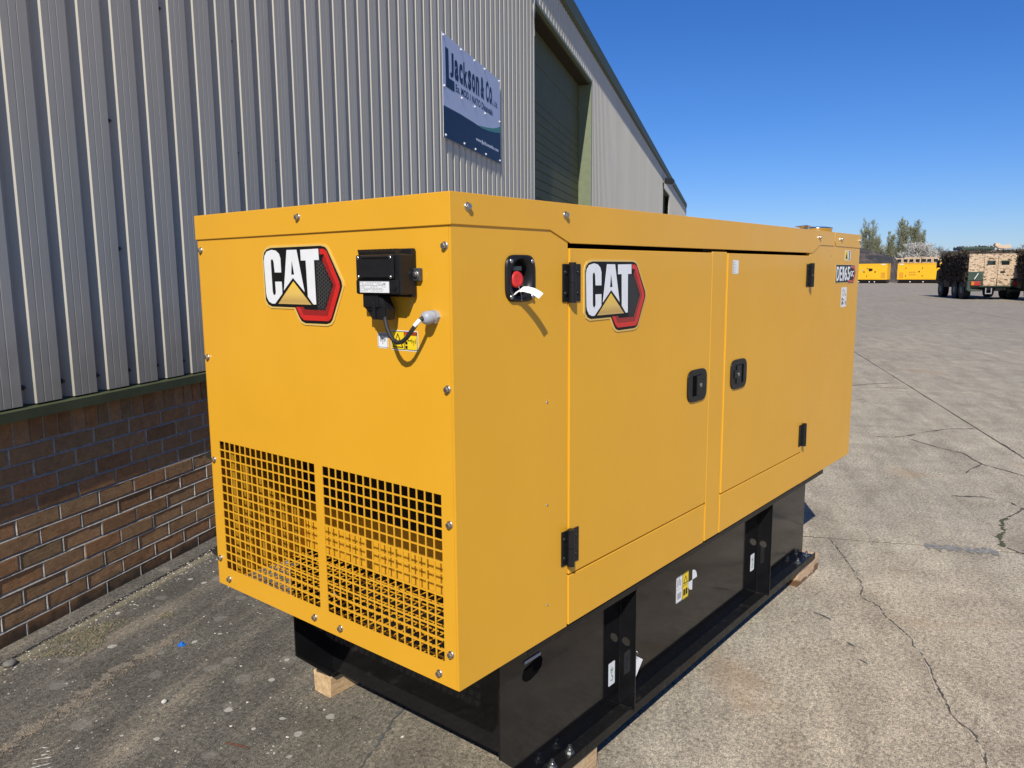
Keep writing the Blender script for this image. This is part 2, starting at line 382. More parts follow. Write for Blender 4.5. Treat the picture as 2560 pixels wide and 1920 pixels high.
# cracks: ragged narrow fissures
m_crack = speckle(M('dark_crack', (.095,.083,.066), .95), (.095,.083,.066), .4, 80, .6, 200, .004)  # flat dark brown colour of the cracks
m_patch2 = speckle(M('patch_mortar', (.23,.225,.205), .95), (.24,.232,.21), .45, 40, .8, 150, .006)
m_patch = speckle(M('crack_repair', (.085,.088,.085), .9), (.095,.098,.095), .3, 50, .4, 150, .003)
m_moss = speckle(M('moss', (.085,.090,.045), .95), (.085,.09,.045), .5, 120, .9, 200, .006)
m_edge = speckle(M('crack_edge', (.5,.45,.37), .95), (.48,.43,.35), .3, 120, .5, 200, .004)
def crack(pts, w, mat=m_crack, name='crack', rag=.5, step=.02, z=.003, seed=1, wob=.012):
    rnd = random.Random(seed); P = []
    for i in range(len(pts)-1):
        a = Vector((*pts[i], 0)); c = Vector((*pts[i+1], 0)); k = max(1, int((c-a).length/step))
        for j in range(k): P.append(a+(c-a)*(j/k))
    P.append(Vector((*pts[-1], 0))); b = MB(); vs = []; off = 0
    for i, p in enumerate(P):
        d = (P[min(i+1, len(P)-1)]-P[max(i-1, 0)]).normalized(); nrm = Vector((-d.y, d.x, 0))
        off = off*.8+rnd.uniform(-wob, wob)*.5
        ww = w*(1+rnd.uniform(-rag, rag)*1.3)
        if i in (0, len(P)-1): ww *= .1
        vs += [p+nrm*(off+ww/2)+Vector((0,0,z)), p+nrm*(off-ww*rnd.uniform(.3,.7))+Vector((0,0,z))]
    b.add(vs, [(2*i, 2*i+2, 2*i+3, 2*i+1) for i in range(len(P)-1)])
    return b.build(name, mat, ground)
cA = [(3.18,.12),(2.97,-.01),(2.85,-.09),(2.64,-.20),(2.46,-.26),(2.40,-.34),(2.32,-.38),(2.23,-.46),(2.17,-.51),(2.10,-.55),(1.98,-.62),(1.86,-.67),(1.74,-.72),(1.64,-.77),(1.56,-.84),(1.47,-.89),(1.38,-.92),(1.2,-1.03),(1.0,-1.1)]
crack(cA, .0046, seed=2, wob=.009, z=.003, step=.011, rag=.8); crack([(x+.004, y+.006) for x, y in cA], .004, m_edge, seed=3, wob=.006, z=.0022)
crack([(9.39,1.76),(9.78,1.54),(10.04,1.30)], .02, seed=4); crack([(9.44,1.49),(9.52,1.09)], .014, seed=5)
crack([(6.22,.70),(6.29,.51),(6.48,.42),(6.76,.34),(7.04,.18),(7.17,.01)], .013, seed=6, step=.03, rag=.8)
crack([(6.32,.39),(6.12,.15),(5.99,-.08),(5.66,-.26),(5.27,-.22)], .012, seed=7, step=.04)
crack([(5.66,-.26),(5.5,-.5),(5.3,-.7),(4.9,-.85)], .010, seed=17, step=.04)
crack([(4.25,-.61),(4.05,-.60),(3.92,-.64),(3.77,-.63),(3.63,-.68)], .020, m_moss, 'moss', .9, .012, .0035, 8)
crack([(4.49,-.16),(4.56,-.29),(4.65,-.43),(4.61,-.58),(4.50,-.67),(4.55,-.9)], .016, seed=9, rag=.9, step=.03)
crack([(4.25,-.61),(4.4,-.66),(4.5,-.67)], .012, seed=10); crack([(3.63,-.68),(3.58,-.77),(3.66,-1.1),(3.6,-1.5)], .012, seed=19)
crack([(.51,.74),(.39,.69),(.30,.66),(.26,.63),(.18,.59),(.1,.55),(.0,.46)], .008, m_patch, 'crack', .9, .012, .003, 11)
crack([(3.39,-.32),(3.46,-.50),(3.52,-.66)], .075, m_patch2, 'crack', .55, .008, .0028, 12)
crack([(2.6,-.9),(2.45,-1.0)], .004, m_edge, seed=13); crack([(2.16,-.13),(2.12,-.22)], .010, m_patch, seed=14)
crack([(1.95,-.33),(1.93,-.37)], .012, m_patch, seed=15); crack([(1.84,-.41),(1.82,-.455)], .009, m_patch, seed=16)
m_pale = speckle(M('chalk_scrape', (.55,.53,.48), .95), (.55,.53,.48), .3, 200, .3, 300, .002)
for k in range(7):
    y = 1.345+k*.019
    crack([(-.49+.012*k, y+.03), (-.42+.004*k, y)], .004, m_pale, 'scrape', .9, .008, .0026, 40+k, .002)
m_straw = speckle(M('dry_dirt', (.21,.18,.14), .95), (.215,.185,.145), .5, 160, .9, 260, .006)
crack([(.27,1.90),(.10,1.85),(-.02,1.81),(-.12,1.75),(-.24,1.68),(-.32,1.65),(-.41,1.61),(-.51,1.55)], .045, m_straw, 'dirt_line', .75, .01, .0024, 50, .02)

# loose grit, chips and stones (nobody could count them)
m_grit = M('grit_stones', (.4,.36,.3), .9)
t_ = NT(m_grit); oi = t_.vor(t_.pos(), 90)
t_.l(t_.ramp(oi.outputs['Distance'], [(.1,(.16,.14,.115)),(.35,(.34,.30,.24)),(.6,(.62,.58,.50))]), t_.b.inputs['Base Color'])
def pebble(b, x, y, z, r, rnd, flat=.6):
    sx, sy, sz = r*rnd.uniform(.7,1.3), r*rnd.uniform(.7,1.3), r*rnd.uniform(.5,.9)*flat; a = rnd.uniform(0, pi)
    ca, sa = cos(a), sin(a)
    q = [(sx,0,0),(0,sy,0),(-sx,0,0),(0,-sy,0),(.25*sx,.1*sy,sz),(0,0,-sz*.4)]
    q = [(x+u*ca-v*sa, y+u*sa+v*ca, z+w) for u, v, w in q]
    b.add(q, [(0,1,4),(1,2,4),(2,3,4),(3,0,4),(1,0,5),(2,1,5),(3,2,5),(0,3,5)])
rnd = random.Random(21); b = MB()
for i in range(5200):
    if i < 3400:
        u = rnd.uniform(-.3, 2.6); n = rnd.uniform(-.9, 2.12); 
        if n < .5 and rnd.random() < .6: continue
    else:
        u = rnd.uniform(-.2, 2.2); n = 2.14-abs(rnd.gauss(0, .06))
    p = W2(u, n); r = min(.007, rnd.expovariate(1/.0013)+.0008)
    pebble(b, p.x, p.y, .001+(.002 if n > 2.142 else 0), r, rnd)
for i in range(900):
    p = W2(rnd.uniform(.4, 6), rnd.uniform(-3.2, .2)); pebble(b, p.x, p.y, .001, min(.008, rnd.expovariate(1/.0012)+.001), rnd)
tag(b.build('loose_grit', m_grit, recalc=False), 'fine grit and chips scattered over the grey concrete by the brick wall', 'grit', kind='stuff')
# moss clumps with dry straw
rnd = random.Random(5); b = MB(); b2_ = MB()
for cx, cy, rr, k in ((.10,2.22,.10,260),(-.05,2.24,.07,200),(-.03,2.10,.09,240),(-.14,2.16,.05,120),(.02,2.17,.06,160),(.33,2.12,.035,60)):
    for i in range(k):
        a = rnd.uniform(0, 2*pi); r = rr*rnd.random()**.6
        pebble(b, cx+r*cos(a), cy+r*sin(a)*.7, .0015, rnd.uniform(.003,.009), rnd, 1.0)
    for i in range(k//3):
        a = rnd.uniform(0, 2*pi); r = rr*1.25*rnd.random()**.5; x = cx+r*cos(a); y = cy+r*sin(a)*.8; d = rnd.uniform(0, pi); l = rnd.uniform(.006,.028); w = .0008
        b2_.add([(x-l/2*cos(d)-w*sin(d), y-l/2*sin(d)+w*cos(d), .004+rnd.random()*.004),(x-l/2*cos(d)+w*sin(d), y-l/2*sin(d)-w*cos(d), .004),(x+l/2*cos(d), y+l/2*sin(d), .006+rnd.random()*.008)], [(0,1,2)])
tag(b.build('moss_patch', speckle(M('dry_moss', (.11,.10,.065), .95), (.12,.11,.07), .5, 90, .5, 300, .003), recalc=False), 'low clumps of grey green moss on the concrete beside the brick wall', 'moss', kind='stuff')
for i in range(420):
    t = rnd.random(); x = .30-.85*t+rnd.gauss(0,.02); y = 1.91-.37*t+rnd.gauss(0,.02); d = rnd.uniform(0, pi); l = rnd.uniform(.005,.02); w = .0008
    b2_.add([(x-l/2*cos(d)-w*sin(d), y-l/2*sin(d)+w*cos(d), .004),(x-l/2*cos(d)+w*sin(d), y-l/2*sin(d)-w*cos(d), .004),(x+l/2*cos(d), y+l/2*sin(d), .005+rnd.random()*.005)], [(0,1,2)])
tag(b2_.build('dry_straw', speckle(M('straw', (.42,.31,.19), .9), (.42,.31,.19), .4, 50, 0), recalc=False), 'scraps of dry straw and twigs lying in the dirt line of the concrete', 'straw', kind='stuff')
# single small things on the ground
def stone(name, x, y, r, mat, label, cat, sq=.75, seed=1):
    rnd = random.Random(seed); b = MB(); vs = []; n = 9; k = 6
    for j in range(k+1):
        ph = pi*j/k
        for i in range(n):
            t = 2*pi*i/n; q = r*(1+rnd.uniform(-.12,.12)); vs.append((x+q*sin(ph)*cos(t)*1.2, y+q*sin(ph)*sin(t), r*sq*.85+q*cos(ph)*sq))
    b.add(vs, [(j*n+i, j*n+(i+1) % n, (j+1)*n+(i+1) % n, (j+1)*n+i) for j in range(k) for i in range(n)], True)
    return tag(b.build(name, mat), label, cat)
stone('stone', -.28, 2.17, .022, speckle(M('grey_stone', (.17,.16,.14), .9), (.17,.16,.14), .3, 60, .4, 200, .002), 'rounded grey stone lying by the foot of the brick wall at far left', 'stone', .6, 2)
stone('pebble', -.03, 1.43, .0085, speckle(M('chalk_stone', (.52,.50,.44), .9), (.52,.50,.44), .2, 120, .4, 300, .001), 'small white pebble alone on the dark concrete left of the generator', 'pebble', .9, 3)
b = MB(); b.cyl((.23,1.80,0),(.23,1.80,.006), .012, .011, 14); b.cyl((.23,1.80,.006),(.23,1.80,.014), .007, .0055, 10)
for i in range(10):
    t = 2*pi*i/10; b.cyl((.23+.012*cos(t),1.80+.012*sin(t),.0),(.23+.0155*cos(t),1.80+.0155*sin(t),.004), .0028, .002, 5)
tag(b.build('bottle_cap', M('blue_plastic', (.02,.17,.62), .35)), 'small bright blue plastic cap dropped on the concrete near the wall', 'cap')
b = MB(); b.tube([(-.025,1.035,.005),(-.018,1.015,.006),(-.008,.99,.006),(.000,.97,.006),(.005,.945,.005)], [.002,.003,.0035,.003,.0015], 6)
tag(b.build('bark_twig', speckle(M('red_bark', (.13,.05,.03), .85), (.13,.05,.03), .4, 80, .4, 200, .002)), 'thin reddish brown twig lying on the concrete in front of the generator', 'twig')

# =================================================================== THE WAREHOUSE
BO = W2(0, DW)
bld = thing('warehouse', 'long grey ribbed metal warehouse with brick base and green trim, left side of photo', 'building', BO, A, local=True)
# local frame: x along the wall, y into the wall, z up ; outward = -y
def brickmat():
    m = M('buff_brick', (.3,.19,.11), .85, spec=.25); t = NT(m)
    oi = t.n('ShaderNodeObjectInfo'); p = t.pos()
    base = t.ramp(oi.outputs['Random'], [(0,(.27,.150,.070)),(.25,(.40,.205,.092)),(.5,(.33,.200,.098)),(.75,(.43,.245,.118)),(1,(.28,.185,.092))])
    f = t.noise(p, 28, 5, .65); g = t.noise(p, 160, 3, .6)
    c = t.mix(.6, base, t.ramp(f, [(.3,(.68,.66,.62)),(.7,(1.5,1.48,1.40))]), 'MULTIPLY')
    c = t.mix(t.ramp(g, [(.30,.85),(.40,0)]), c, (.045,.028,.018))
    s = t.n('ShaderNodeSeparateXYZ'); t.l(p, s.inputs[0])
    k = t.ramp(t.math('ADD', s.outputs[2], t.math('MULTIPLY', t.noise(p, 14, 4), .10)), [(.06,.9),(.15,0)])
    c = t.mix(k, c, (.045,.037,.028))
    t.l(c, t.b.inputs['Base Color'])
    sx = t.coord('Object', (18, 60, 90)); t.bump(t.math('ADD', t.noise(sx, 1.2, 4, .7, 1), t.math('MULTIPLY', g, .5)), .7, .004); return m
m_brick = brickmat()
m_mortar = speckle(M('grey_mortar', (.44,.40,.33), .95), (.44,.40,.33), .25, 60, .6, 220, .003)
m_clad = M('grey_cladding', (.44,.41,.34), .55, spec=.12); t = NT(m_clad); p = t.pos(); oi = t.n('ShaderNodeObjectInfo')
mp = t.n('ShaderNodeMapping'); mp.inputs['Scale'].default_value = (9, 9, .35); t.l(p, mp.inputs[0])
c = t.ramp(oi.outputs['Random'], [(0,(.53,.495,.405)),(1,(.57,.53,.44))])
c = t.mix(.55, c, t.ramp(t.noise(mp.outputs[0], 1.6, 5, .65), [(.32,(.86,.86,.85)),(.6,(1.03,1.03,1.03))]), 'MULTIPLY')
s_ = t.n('ShaderNodeSeparateXYZ'); t.l(p, s_.inputs[0])
k = t.ramp(t.math('ADD', s_.outputs[2], t.math('MULTIPLY', t.noise(p, 6, 4), .5)), [(1.15/8, 0), (1.2/8, 0)]) if False else t.ramp(t.math('MULTIPLY', t.math('ADD', s_.outputs[2], t.math('MULTIPLY', t.noise(p, 8, 4), .4)), .5), [(.60,.5),(.78,0)])
c = t.mix(k, c, (.27,.25,.19)); t.l(c, t.b.inputs['Base Color']); t.bump(t.noise(p, 5, 3), .25, .004)
m_trim = speckle(M('green_trim', (.078,.090,.044), .55, spec=.2), (.08,.092,.045), .15, 8, .08, 60, .002)
m_door = speckle(M('green_door', (.098,.102,.046), .6, spec=.15), (.10,.104,.047), .10, 5, .06, 60, .002)
bw = MB(); bw.box(-6, 9.98, .0065, .25, 0, .935); bw.box(15.13, 57.2, .0065, .25, 0, .935)
rnd = random.Random(31)
for k in range(12):          # weathered mortar joints, struck so that the lower edge stands proud
    z = .810-.075*k
    u = -1.2
    while u < 5:
        du = rnd.uniform(.03,.10); q = rnd.uniform(-.0005,.0006); w_ = rnd.uniform(-.0012,.0008)
        bw.prism([(-.0012+q, z-.0006),(.0009, z+.0034+w_),(.0054, z+.0044+w_),(.0066, z+.0048+w_),(.0066, z-.0006)], lambda y, zz, d: (d, y, zz), u, u+du+.001); u += du
    for c in range(-6, 22):
        x = c*.225+(.0725 if (k) % 2 else .185); z0 = .820-.010-.065-.075*k
        q = rnd.uniform(-.0005,.0006); w_ = rnd.uniform(-.0015,.0005)
        bw.prism([(x+.0006, -.0012+q),(x-.0036-w_, .0010),(x-.0046-w_, .0054),(x-.0050-w_, .0066),(x+.0006, .0066)], lambda u_, y, d: (u_, y, d), z0-.001, z0+.066)
brick_wall = sub(bw.build('brick_wall', m_mortar, bld))
# one brick with chamfered arrises and a slightly uneven face
def brick_mesh(w, h, seed):
    rnd = random.Random(seed); b = MB(); c = .0035; nx = 4; vs = []
    def ring(ins, y):
        r = []
        for i in range(nx+1): r.append((ins+(w-2*ins)*i/nx, y+rnd.uniform(-.0006,.0006), ins+rnd.uniform(-.0008,.0008)))
        for i in range(nx+1): r.append((w-ins-(w-2*ins)*i/nx, y+rnd.uniform(-.0006,.0006), h-ins+rnd.uniform(-.0008,.0008)))
        return r
    a = ring(0, .02); d = ring(0, c*.8); e = ring(c, 0); n = len(a)
    b.add(a+d+e, [(i, (i+1) % n, n+(i+1) % n, n+i) for i in range(n)]+[(n+i, n+(i+1) % n, 2*n+(i+1) % n, 2*n+i) for i in range(n)]+[tuple(2*n+i for i in range(n))])
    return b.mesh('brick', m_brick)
bm_s = [brick_mesh(.215, .065, s) for s in range(5)]; bm_v = [brick_mesh(.065, .102, 20+s) for s in range(3)]
rnd = random.Random(11); count = 0; stuffb = MB()
def put_brick(me, x, z, w, h):
    global count
    if count < 300 and -1.0 < x < 4.6:
        o = bpy.data.objects.new('brick', me); COL.objects.link(o); o.parent = brick_wall
        o.location = (x+rnd.uniform(-.001,.001), rnd.uniform(-.0022,.0015), z+rnd.uniform(-.001,.001)); o.rotation_euler = (rnd.uniform(-.006,.006), rnd.uniform(-.004,.004), rnd.uniform(-.005,.005)); count += 1
    else:
        stuffb.box(x, x+w, rnd.uniform(-.002,.001), .02, z, z+h)
# z of course joints: ground course partly buried, then 75 mm courses up to the soldier course
Z_S = .820
cols = sorted(range(-26, 260), key=lambda c: abs(c*.225-1.2))
ncourse = 11
for c in cols:
    for k in range(ncourse):
        z = Z_S-.010-.065-.075*k
        x = c*.225+(.0725 if k % 2 else .185)
        if 9.93 < x+.215 and x < 15.18: continue
        put_brick(bm_s[rnd.randrange(5)], x, z, .215, .065)
    for k in range(3):
        x = c*.225+k*.075-.002
        if 9.93 < x+.065 and x < 15.18: continue
        put_brick(bm_v[rnd.randrange(3)], x, Z_S, .065, .102)
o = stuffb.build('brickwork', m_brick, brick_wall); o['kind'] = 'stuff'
# cladding sheets, 1 m cover, 200 mm ribs
def sheet_mesh(z0, z1, nribs=5):
    b = MB(); prof = []
    for k in range(nribs):
        x = k*.2
        prof += [(x, -.004), (x+.025, -.040), (x+.061, -.040), (x+.0635, -.0378), (x+.067, -.040), (x+.101, -.040), (x+.1035, -.0378), (x+.107, -.040), (x+.153, -.040), (x+.178, -.004)]
    prof.append((nribs*.2, -.004)); n = len(prof)
    b.add([(x, y, z) for z in (z0, z1) for x, y in prof], [(i, i+1, n+i+1, n+i) for i in range(n-1)])
    return b.mesh('cladding_sheet', m_clad)
sh_full = sheet_mesh(.985, 6.02); sh_door = sheet_mesh(5.42, 6.02); sh_door2 = sheet_mesh(5.26, 6.02)
sh_d1 = sheet_mesh(5.42, 6.02, 1); sh_d2 = sheet_mesh(5.26, 6.02, 1)
sh1 = {k: sheet_mesh(.985, 6.02, k) for k in (1,2,3,4)}
x = .957-7.0
def put_sheet(me, x):
    o = bpy.data.objects.new('cladding_sheet', me); COL.objects.link(o); o.parent = bld; o.location = (x, random.uniform(-.0008,0), 0)
k = 0
edges = []
while x < 9.9: put_sheet(sh_full, x); x += 1
for k in range(5): put_sheet(sh_door, x); x += 1
put_sheet(sh_d1, x); x += .2
while x < 34.5: put_sheet(sh_full, x); x += 1
while x < 35.1: put_sheet(sh1[1], x); x += .2
for k in range(4): put_sheet(sh_door2, x); x += 1
put_sheet(sh_d2, x); x += .2
while x < 57: put_sheet(sh_full, x); x += 1
# base flashing
b = MB(); 
for u0, u1 in ((-6, 9.97), (15.14, 35.2), (39.4, 57.2)):
    b.prism([(-.002,.988),(-.056,.972),(-.056,.930),(-.050,.930),(-.050,.966),(-.002,.978)], lambda y, z, d: (d, y, z), u0, u1)
b.build('base_flashing', m_trim, bld)
b = MB(); b.prism([(-.006,5.965),(-.10,6.03),(-.10,6.285),(-.02,6.30),(.3,6.34),(.3,6.0)], lambda y, z, d: (d, y, z), -6, 57.25)
b.build('eaves_fascia', m_trim, bld)
b = MB(); b.prism([(-.02,6.295),(14,8.4),(14,8.3),(.3,6.2)], lambda y, z, d: (d, y, z), -6, 57.2); b.prism([(14,8.4),(28,6.3),(28,6.2),(14,8.3)], lambda y, z, d: (d, y, z), -6, 57.2)
b.build('roof', m_clad, bld)
b = MB()
for u in (-6, 57.0): b.prism([(.26,0),(28,0),(28,6.2),(14,8.3),(.3,6.2)], lambda y, z, d: (d, y, z), u, u+.2)
b.box(-6, 57.2, 27.9, 28, 0, 6.2); b.build('gable_wall', m_clad, bld)
b = MB(); b.box(57.2, 57.28, -.06, .2, .1, 6.28); b.build('corner_trim', m_trim, bld)
# inner wall lining behind cladding so no light leaks
b = MB(); b.box(-6, 9.97, .02, .2, .94, 6.1); b.box(15.14, 35.2, .02, .2, .94, 6.1); b.box(39.4, 57.2, .02, .2, .94, 6.1); b.box(9.97, 15.14, .3, .4, 5.38, 6.1); b.box(35.2, 39.4, .02, .2, 5.3, 6.1)
b.build('wall_lining', m_dark, bld)
# door openings: reveals, header, sectional door
def industrial_door(u0, u1, zt, D, first_joints):
    fr = MB()
    fr.box(u0-.05, u0, -.045, D+.02, 0, zt+.02); fr.box(u1, u1+.05, -.045, D+.02, 0, zt+.02)
    fr.box(u0-.05, u1+.05, -.048, D+.05, zt, zt+.05)
    fr.build('door_surround', m_trim2, bld)
    dr = MB(); dr.box(u0, u1, D+.045, D+.08, 0, zt)
    door = sub(dr.build('sectional_door', m_door, bld))
    z = 0; n = 0
    while z < zt-.02:
        h = .152 if z < 4.2 else .60
        top = min(z+h, zt)
        q = MB(); q.prism([(D+.044, z+.003),(D+.012, z+.003),(D+.004, z+.012),(D+.004, top-.010),(D+.010, top-.003),(D+.044, top-.003)], lambda y, zz, d: (d, y, zz), u0+.002, u1-.002)
        q.build('slat', m_door, door); z += h; n += 1
    return door
m_trim2 = speckle(M('olive_trim', (.17,.20,.105), .5), (.175,.20,.11), .08, 8, .05, 60, .002)
industrial_door(9.99, 15.12, 5.40, .22, 0)
industrial_door(35.2, 39.4, 5.24, .6, 0)
b = MB(); b.box(9.99, 15.12, .02, .215, 5.36, 5.398); b.build('door_soffit', m_shade, bld)  # soffit coloured dark to paint in the shade under the lintel
# fixing screws in the valleys
sm_ = MB(); sm_.cyl((0,-.001,0),(0,-.008,0), .011, .011, 10); sm_.cyl((0,-.008,0),(0,-.020,0), .006, .006, 6)
scr = sm_.mesh('screw', speckle(M('dark_screw', (.05,.055,.05), .6), (.05,.055,.05), .3, 90, 0))
spots = [(.97+.19+.2*k, 1.055) for k in range(-4, 20)]+[(1.56,1.643),(1.56,2.235),(1.96,2.853),(2.57,2.855),(2.57,2.227),(2.96,2.235),(3.56,2.853),(3.96,2.235),(4.56,2.853),(4.96,2.235),(.76,1.643),(.56,2.235),(.36,1.643),(3.36,1.9),(5.56,2.85),(5.36,2.235)]
for u, z in spots:
    k = round((u-1.146)/.2); o = bpy.data.objects.new('screw', scr); COL.objects.link(o); o.parent = bld; o.location = (1.146+.2*k, -.002, z)
# cables dropping at the big door corner
b = MB()
for j, dx in enumerate((0, .045, -.04)):
    pts = [(9.86+dx+.03*sin(k*1.3+j), -.06-.012*j, 6.0-k*.12-(.02*j)) for k in range(6+2*j)]
    b.tube(pts, .008, 6)
b.tube([(9.86,-.06,5.3),(9.80,-.08,5.22),(9.85,-.07,5.12),(9.88,-.06,5.2)], .008, 6)
b.tube([(9.93,-.05,5.9),(9.93,-.05,.9)], .012, 6)
b.build('cable_run', m_greyink, bld)
# floodlight over the far door (own thing)
fl = thing('floodlight', 'small black floodlight on the warehouse wall above the far doorway', 'light', BO, A, local=True)
b = MB(); b.box(34.95, 35.05, -.09, -.03, 5.25, 5.45); b.build('wall_bracket', m_plas, fl)
b = MB(); b.prism([(-.12,5.42),(-.52,5.36),(-.56,5.52),(-.50,5.60),(-.14,5.66)], lambda y, z, d: (d, y, z), 34.82, 35.25); b.build('lamp_housing', m_plas, fl)
b = MB(); b.prism([(-.16,5.405),(-.50,5.345),(-.50,5.355),(-.16,5.415)], lambda y, z, d: (d, y, z), 34.86, 35.21); b.build('lens', m_greyink, fl)
b = MB(); b.box(34.97, 35.03, -.03, .0, 4.6, 5.3); b.build('conduit', m_greyink, fl)

# ------------------------------------------------------------------ the sign board on the cladding
sgn = thing('sign_board', 'pale blue and navy company sign board screwed to the ribbed wall', 'sign', BO, A, local=True)
SF = lambda u, v, d: (u, -.052-d, v)
m_sign = speckle(M('sign_pale_blue', (.56,.60,.74), .4, spec=.2), (.56,.60,.74), .02, 5, 0)
m_navy = M('sign_navy', (.016,.032,.070), .45, spec=.15); m_sgreen = M('sign_green', (.06,.22,.10), .35)
b = MB(); b.box(6.02, 8.10, -.055, -.050, 2.865, 3.875); b.build('panel', m_sign, sgn)
b = MB(); wave = [(6.022,3.177),(6.541,3.185),(7.0,3.18),(7.165,3.175),(7.35,3.172),(7.6,3.185),(7.848,3.21),(8.098,3.245)]
b.prism([(6.022,2.867)]+[(8.098,2.867)]+wave[::-1], SF, .003, .0045); b.build('navy_band', m_navy, sgn)
b = MB(); b.prism([(7.165,3.177),(7.35,3.174),(7.6,3.187),(7.848,3.212),(8.098,3.247),(8.098,3.32),(7.9,3.27),(7.736,3.239),(7.513,3.212),(7.3,3.19)], SF, .003, .0042); b.build('green_swoosh', m_sgreen, sgn)
b = MB(); b.prism([(6.106,3.755),(6.198,3.755),(6.206,3.475),(6.37,3.475),(6.37,3.372),(6.110,3.372)], SF, .003, .0045); b.build('letter_l', m_navy, sgn)
for ch_, a_, b_, c_, h_ in (('J',6.245,6.355,3.50,.245),('a',6.385,6.505,3.50,.208),('c',6.530,6.645,3.50,.208),('k',6.672,6.805,3.50,.245),('s',6.825,6.940,3.50,.208),('o',6.965,7.085,3.50,.208),('n',7.112,7.230,3.503,.205),('&',7.290,7.425,3.505,.240),('C',7.490,7.605,3.505,.240),('o',7.630,7.745,3.505,.205),('.',7.765,7.795,3.508,.035),('L',7.830,7.866,3.515,.07),('t',7.876,7.905,3.515,.065),('d',7.915,7.955,3.515,.07),('.',7.968,7.982,3.515,.014)):
    text_mesh(ch_, SF, a_, b_, c_, c_+h_, .003, .0045, 'lettering', m_navy, sgn, .035 if h_ > .1 else .01)
text_mesh('Ex. MOD / NATO Disposals', SF, 6.41, 7.76, 3.365, 3.465, .003, .0045, 'lettering', m_navy, sgn, .022, space=1.1)
text_mesh('www.ljacksonandco.com', SF, 7.09, 8.0, 2.980, 3.038, .0045, .006, 'lettering', m_sign, sgn, .015)
sb = MB(); sb.cyl((0,0,0),(0,-.004,0), .016, .016, 12); sb.cyl((0,-.004,0),(0,-.014,0), .009, .008, 8)
sbm = sb.mesh('screw', m_white)
for u, v in [(6.053,3.852),(6.60,3.852),(7.059,3.854),(7.445,3.854),(8.053,3.856),(6.052,3.368),(6.60,3.358),(7.051,3.357),(7.448,3.358),(8.059,3.372),(6.071,2.894),(6.659,2.898),(7.052,2.895),(7.457,2.896),(8.054,2.900)]:
    o = bpy.data.objects.new('screw', sbm); COL.objects.link(o); o.parent = sgn; o.location = (u, -.055, v)

# =================================================================== THE GENERATOR
L, W, ZB, ZT = 3.03, 1.050, .543, 1.691
gen = thing('generator', 'large yellow enclosed diesel generator on a glossy black fuel tank base', 'generator', (1.5, .525, 0))
XF = lambda u, v, d: (-d, u, v)            # end face, u = world y
XR = lambda u, v, d: (-d, .712-u, 1.385+v) # emblem frame on the end face (u to the right)
YF = lambda u, v, d: (u, -d, v)            # long side, u = world x
# end panel sheet with the two mesh windows
ys = [.0072, .046, .489, .523, .999, 1.046]; zs = [ZB, .603, 1.012, 1.64]
b = MB(); b.holes(ys, zs, lambda i, j: j == 1 and i in (1, 3), XF, 0, -.0025); b.build('end_panel', m_yel, gen)
def grille(y0, y1, n):
    p = (y1-y0)/n; us = [y0]; w = .0041
    for k in range(n):
        a = y0+k*p+(w/2 if k else 0); c = y0+(k+1)*p-(w/2 if k < n-1 else 0)
        if k: us.append(a)
        us.append(c)
    pz = (1.012-.603)/15; vs = [.603]
    for k in range(15):
        a = .603+k*pz+(w/2 if k else 0); c = .603+(k+1)*pz-(w/2 if k < 14 else 0)
        if k: vs.append(a)
        vs.append(c)
    b = MB(); b.holes(us, vs, lambda i, j: i % 2 == 0 and j % 2 == 0, XF, -.0002, -.0022); b.build('mesh_grille', m_yel, gen)
grille(.046, .489, 16); grille(.523, .999, 17)
# duct behind the mesh
b = MB(); us = [.004+.0145*k for k in range(24)]; vs = [.012+.0145*k for k in range(71)]
b = MB()
ux = [.004]; 
for k in range(10): ux += [.004+.032*k+.0035, .004+.032*k+.032]
vy = [.012]
for k in range(31): vy += [.012+.033*k+.0035, .012+.033*k+.033]
b.holes(ux, vy, lambda i, j: i % 2 == 1 and j % 2 == 1, lambda u, v, d: (u, v, d), .562, .560); b.build('duct_floor', m_yel, gen)
b = MB(); b.box(.332, .336, .01, 1.04, .56, .735); b.build('duct_back', m_yel, gen); b = MB(); b.box(.326, .3355, .01, 1.04, .7355, 1.35); b.build('duct_shade_sheet', m_shade, gen)  # dark upper sheet paints the shade above the sunlit strip
b = MB(); b.box(.0042, .334, .0068, .0095, .56, 1.35); b.build('duct_side', m_shade, gen)  # side wall with the duct's shade put into its colour
b = MB(); b.box(.004, .334, 1.039, 1.042, .56, 1.35)
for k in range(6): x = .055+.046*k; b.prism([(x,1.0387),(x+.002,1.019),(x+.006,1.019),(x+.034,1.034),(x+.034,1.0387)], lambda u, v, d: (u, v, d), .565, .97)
b.build('duct_baffle', m_duct_shaded, gen); b = MB(); b.box(.0045, .3255, 1.025, 1.0388, .991, 1.349); b.build('duct_shade_sheet', m_shade, gen)  # baffle yellow dimmed as shade; dark sheet above paints deeper shade
b = MB(); b.box(.004, .336, .006, 1.042, 1.35, 1.354); b.build('duct_top', m_dark, gen)  # black ceiling stands for the shade at the top of the duct
